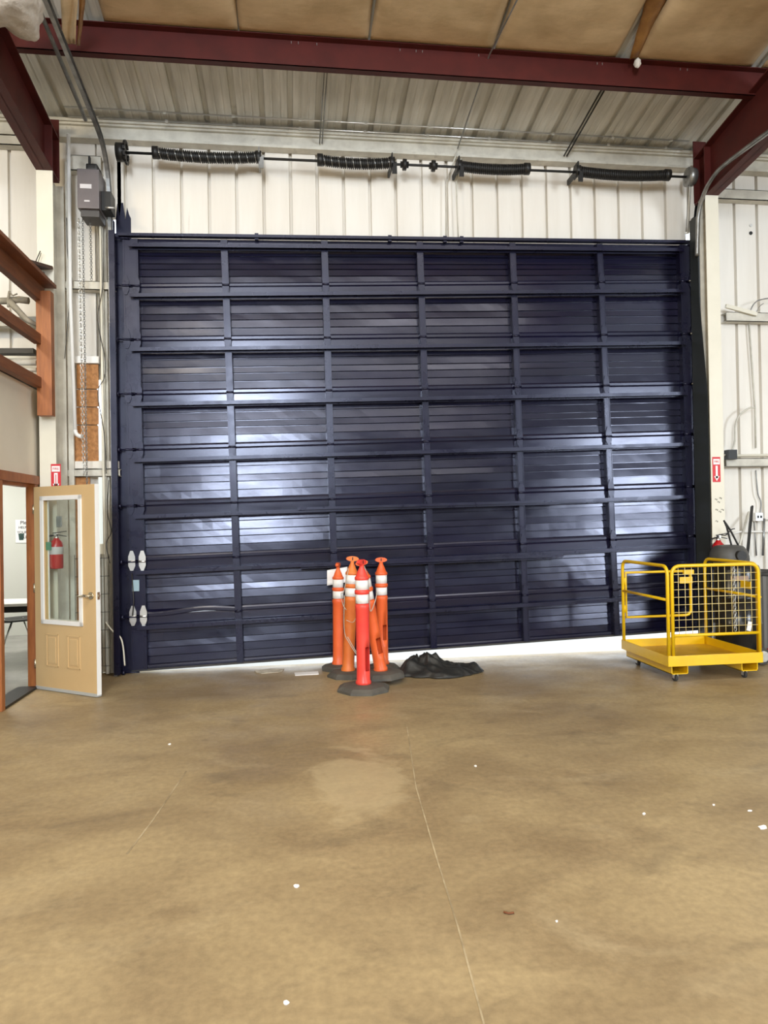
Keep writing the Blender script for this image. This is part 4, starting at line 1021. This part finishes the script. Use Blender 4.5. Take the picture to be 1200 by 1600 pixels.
rr_, Mr, pr_ = delineator(598, 1037, 0, .19, orange, 'upright orange traffic post at the right of the cluster', (0, 0), .5, (set((18, 19, 20)), (5, 6)), headrot=0, scale=1.01)
# ropes between the posts
m = MB()
hd = [pf_+Vector((0, 0, 1.12)), pl_+Vector((.03, 0, 1.10)), po_+Vector((.06, 0, 1.10)), pr_+Vector((-.05, 0, .83))]
m.tube(cat_pts([U(*q, y=6.85) for q in ((569, 884), (575, 905), (577, 930), (579, 955), (586, 940), (589, 925))]), .0045, 6)
m.tube(cat_pts([U(*q, y=7.05) for q in ((545, 888), (541, 905), (537, 925), (533, 928), (536, 945), (541, 953))]), .004, 6)
m.tube(cat_pts([U(*q, y=7.05) for q in ((538, 930), (538, 985), (546, 1005), (558, 1024), (556, 1018), (543, 995))]), .004, 6)
m.tube(cat_pts([U(*q, y=7.2) for q in ((541, 969), (552, 972), (558, 960))]), .003, 6)
m.build('thin_rope', rope, label='thin pale rope strung between the tops of the traffic posts', cat='rope')
# white paper
a = U(527, 901, y=7.82)
m = MB(); g = []
for j in range(7):
    row = []
    for i in range(7):
        q = U(511+i*32/6, 891+j*24/6-i*.9, y=7.80+.012*math.sin(i*1.1)+.006*math.cos(j*1.3)); row.append(m.bm.verts.new(q))
    g.append(row)
for j in range(6):
    for i in range(6): m.bm.faces.new((g[j][i], g[j][i+1], g[j+1][i+1], g[j+1][i])).smooth = True
m.build('paper_sheet', paper, label='white sheet of paper stuck behind the leftmost traffic post', cat='paper', solid=.002)

# black tarp crumpled on the floor
m = MB(); nx, ny = 90, 46; g = []
xa, xb, ya, yb = 1.10, 1.98, 7.02, 7.66
for j in range(ny+1):
    row = []
    for i in range(nx+1):
        u, v = i/nx, j/ny; a = u*2-1; b = v*2-1
        # square to blob mapping
        x = a*math.sqrt(1-b*b/2); y = b*math.sqrt(1-a*a/2)
        rr = math.sqrt(x*x+y*y)
        ed = 1+.18*noise.noise(Vector((math.atan2(y, x)*1.2, 3, 0)))+.08*noise.noise(Vector((x*5, y*5, 1)))
        px_, py2 = x*ed, y*ed
        fall = max(0, 1-rr**7)
        th_ = math.atan2(y-.25, x+.5); rd = math.hypot(x+.5, y-.25)
        fan = (.5+.5*math.cos(6*th_+3*noise.noise(Vector((x*2, y*2, 0)))))**1.6
        hump = math.exp(-(rd/.5)**2)
        flat_ = max(0, min(1, (x+.1)/.5))
        curl = math.exp(-((x-.80)/.12)**2)*.05*(.6+.4*math.cos(y*4))
        q = Vector((x*2.6+y*1.1, y*1.4-x*.4, 0))
        rid = max(0, 1-abs(noise.noise(q*1.1))*3.5)
        z = .010+fall*(.05+.12*hump*(.55+.6*fan)+.05*fan*math.exp(-((rd-.45)/.25)**2)*(1-flat_)+.035*rid+curl*flat_)*(.75+.25*(1-rr))
        px_ *= 1; py2 = py2*(1-.28*flat_)
        row.append(m.bm.verts.new((xa+(px_+1)/2*(xb-xa), ya+(py2+1)/2*(yb-ya)+.08*x*-.2, max(.006, z))))
    g.append(row)
for j in range(ny):
    for i in range(nx): m.bm.faces.new((g[j][i], g[j][i+1], g[j+1][i+1], g[j+1][i])).smooth = True
m.build('black_tarp', tarpm, label='crumpled black tarp on the floor right of the traffic posts', cat='tarp', solid=.006)

# ------------------------------------------------------------------ litter and marks on the floor
def flat(name, pts, mt, lab, cat, h=.004):
    P = [U(a, b, z=.001) for a, b in pts]; m = MB(); m.prism(P, (0, 0, h)); return m.build(name, mt, label=lab, cat=cat, group='pale paint chips on the floor' if cat == 'chip' else None)
flat('white_strip', ((460, 1052), (497, 1050), (498, 1054), (461, 1056)), paper, 'white plastic strip lying on the floor left of the posts', 'strip', .008)
flat('flattened_wrapper', ((398, 1048), (425, 1045), (444, 1046), (440, 1050), (420, 1052), (408, 1053), (400, 1051)), mat('crumpled_paper', (.62, .56, .46), .7, 0, (.3, .25, .18), 12), 'dirty flattened wrapper on the floor by the door bottom', 'litter', .006)
bits = [((463, 1385), 5, 3.5, 'white paint chip on the floor, lower centre-left'), ((1192, 1293), 9, 4, 'white paint flake on the floor at the right edge'),
        ((1006, 1272), 3, 2, 'tiny white chip on the right part of the floor, left of the edge flake'), ((870, 1440), 2.5, 2, 'tiny white chip on the lower right floor'),
        ((265, 1163), 3, 1.5, 'tiny white chip on the left floor near the tan door'), ((743, 1197), 2.5, 1.5, 'tiny white chip right of the joint line, mid floor'),
        ((447, 1567), 6, 4, 'pale fleck on the floor at the bottom left of centre'), ((1115, 1258), 3, 1.5, 'small white chip on the floor below the yellow platform'),
        ((1172, 1267), 5, 1.5, 'thin white chip on the floor near the right edge')]
for k, ((x, y), a, b, lab) in enumerate(bits):
    random.seed(k); flat('paint_chip', [(x+a*math.cos(t)*random.uniform(.6, 1), y+b*math.sin(t)*random.uniform(.6, 1)) for t in [2*math.pi*q/9 for q in range(9)]], paper, lab, 'chip', .003)
m = MB(); m.tube([U(787, 1425, z=.006), U(795, 1427, z=.006), U(803, 1426, z=.006)], .004, 6); m.build('brown_twig', mat('brown_bit', (.18, .06, .02), .7), label='small brown twig on the lower right floor', cat='twig')
# saw-cut joints in the slab
joint = mat('joint_filler', (.50, .40, .25), .7, 0, (.24, .18, .10), 5)
for k, (pts, wd) in enumerate((((((636, 1136), (650, 1230), (682, 1340), (716, 1450), (756, 1600), (790, 1720))), .007), ((((291, 1205), (240, 1280), (198, 1335))), .010))):
    P = [U(a, b, z=.0) for a, b in pts]; m = MB()
    for a, b in zip(P, P[1:]): m.beam(a+Vector((0, 0, .0005)), b+Vector((0, 0, .0005)), wd, .003)
    m.build('floor_joint', joint, kind='structure', label=['long pale filled saw cut running down the slab right of centre', 'short pale scratch line on the left of the slab'][k], cat='floor mark')
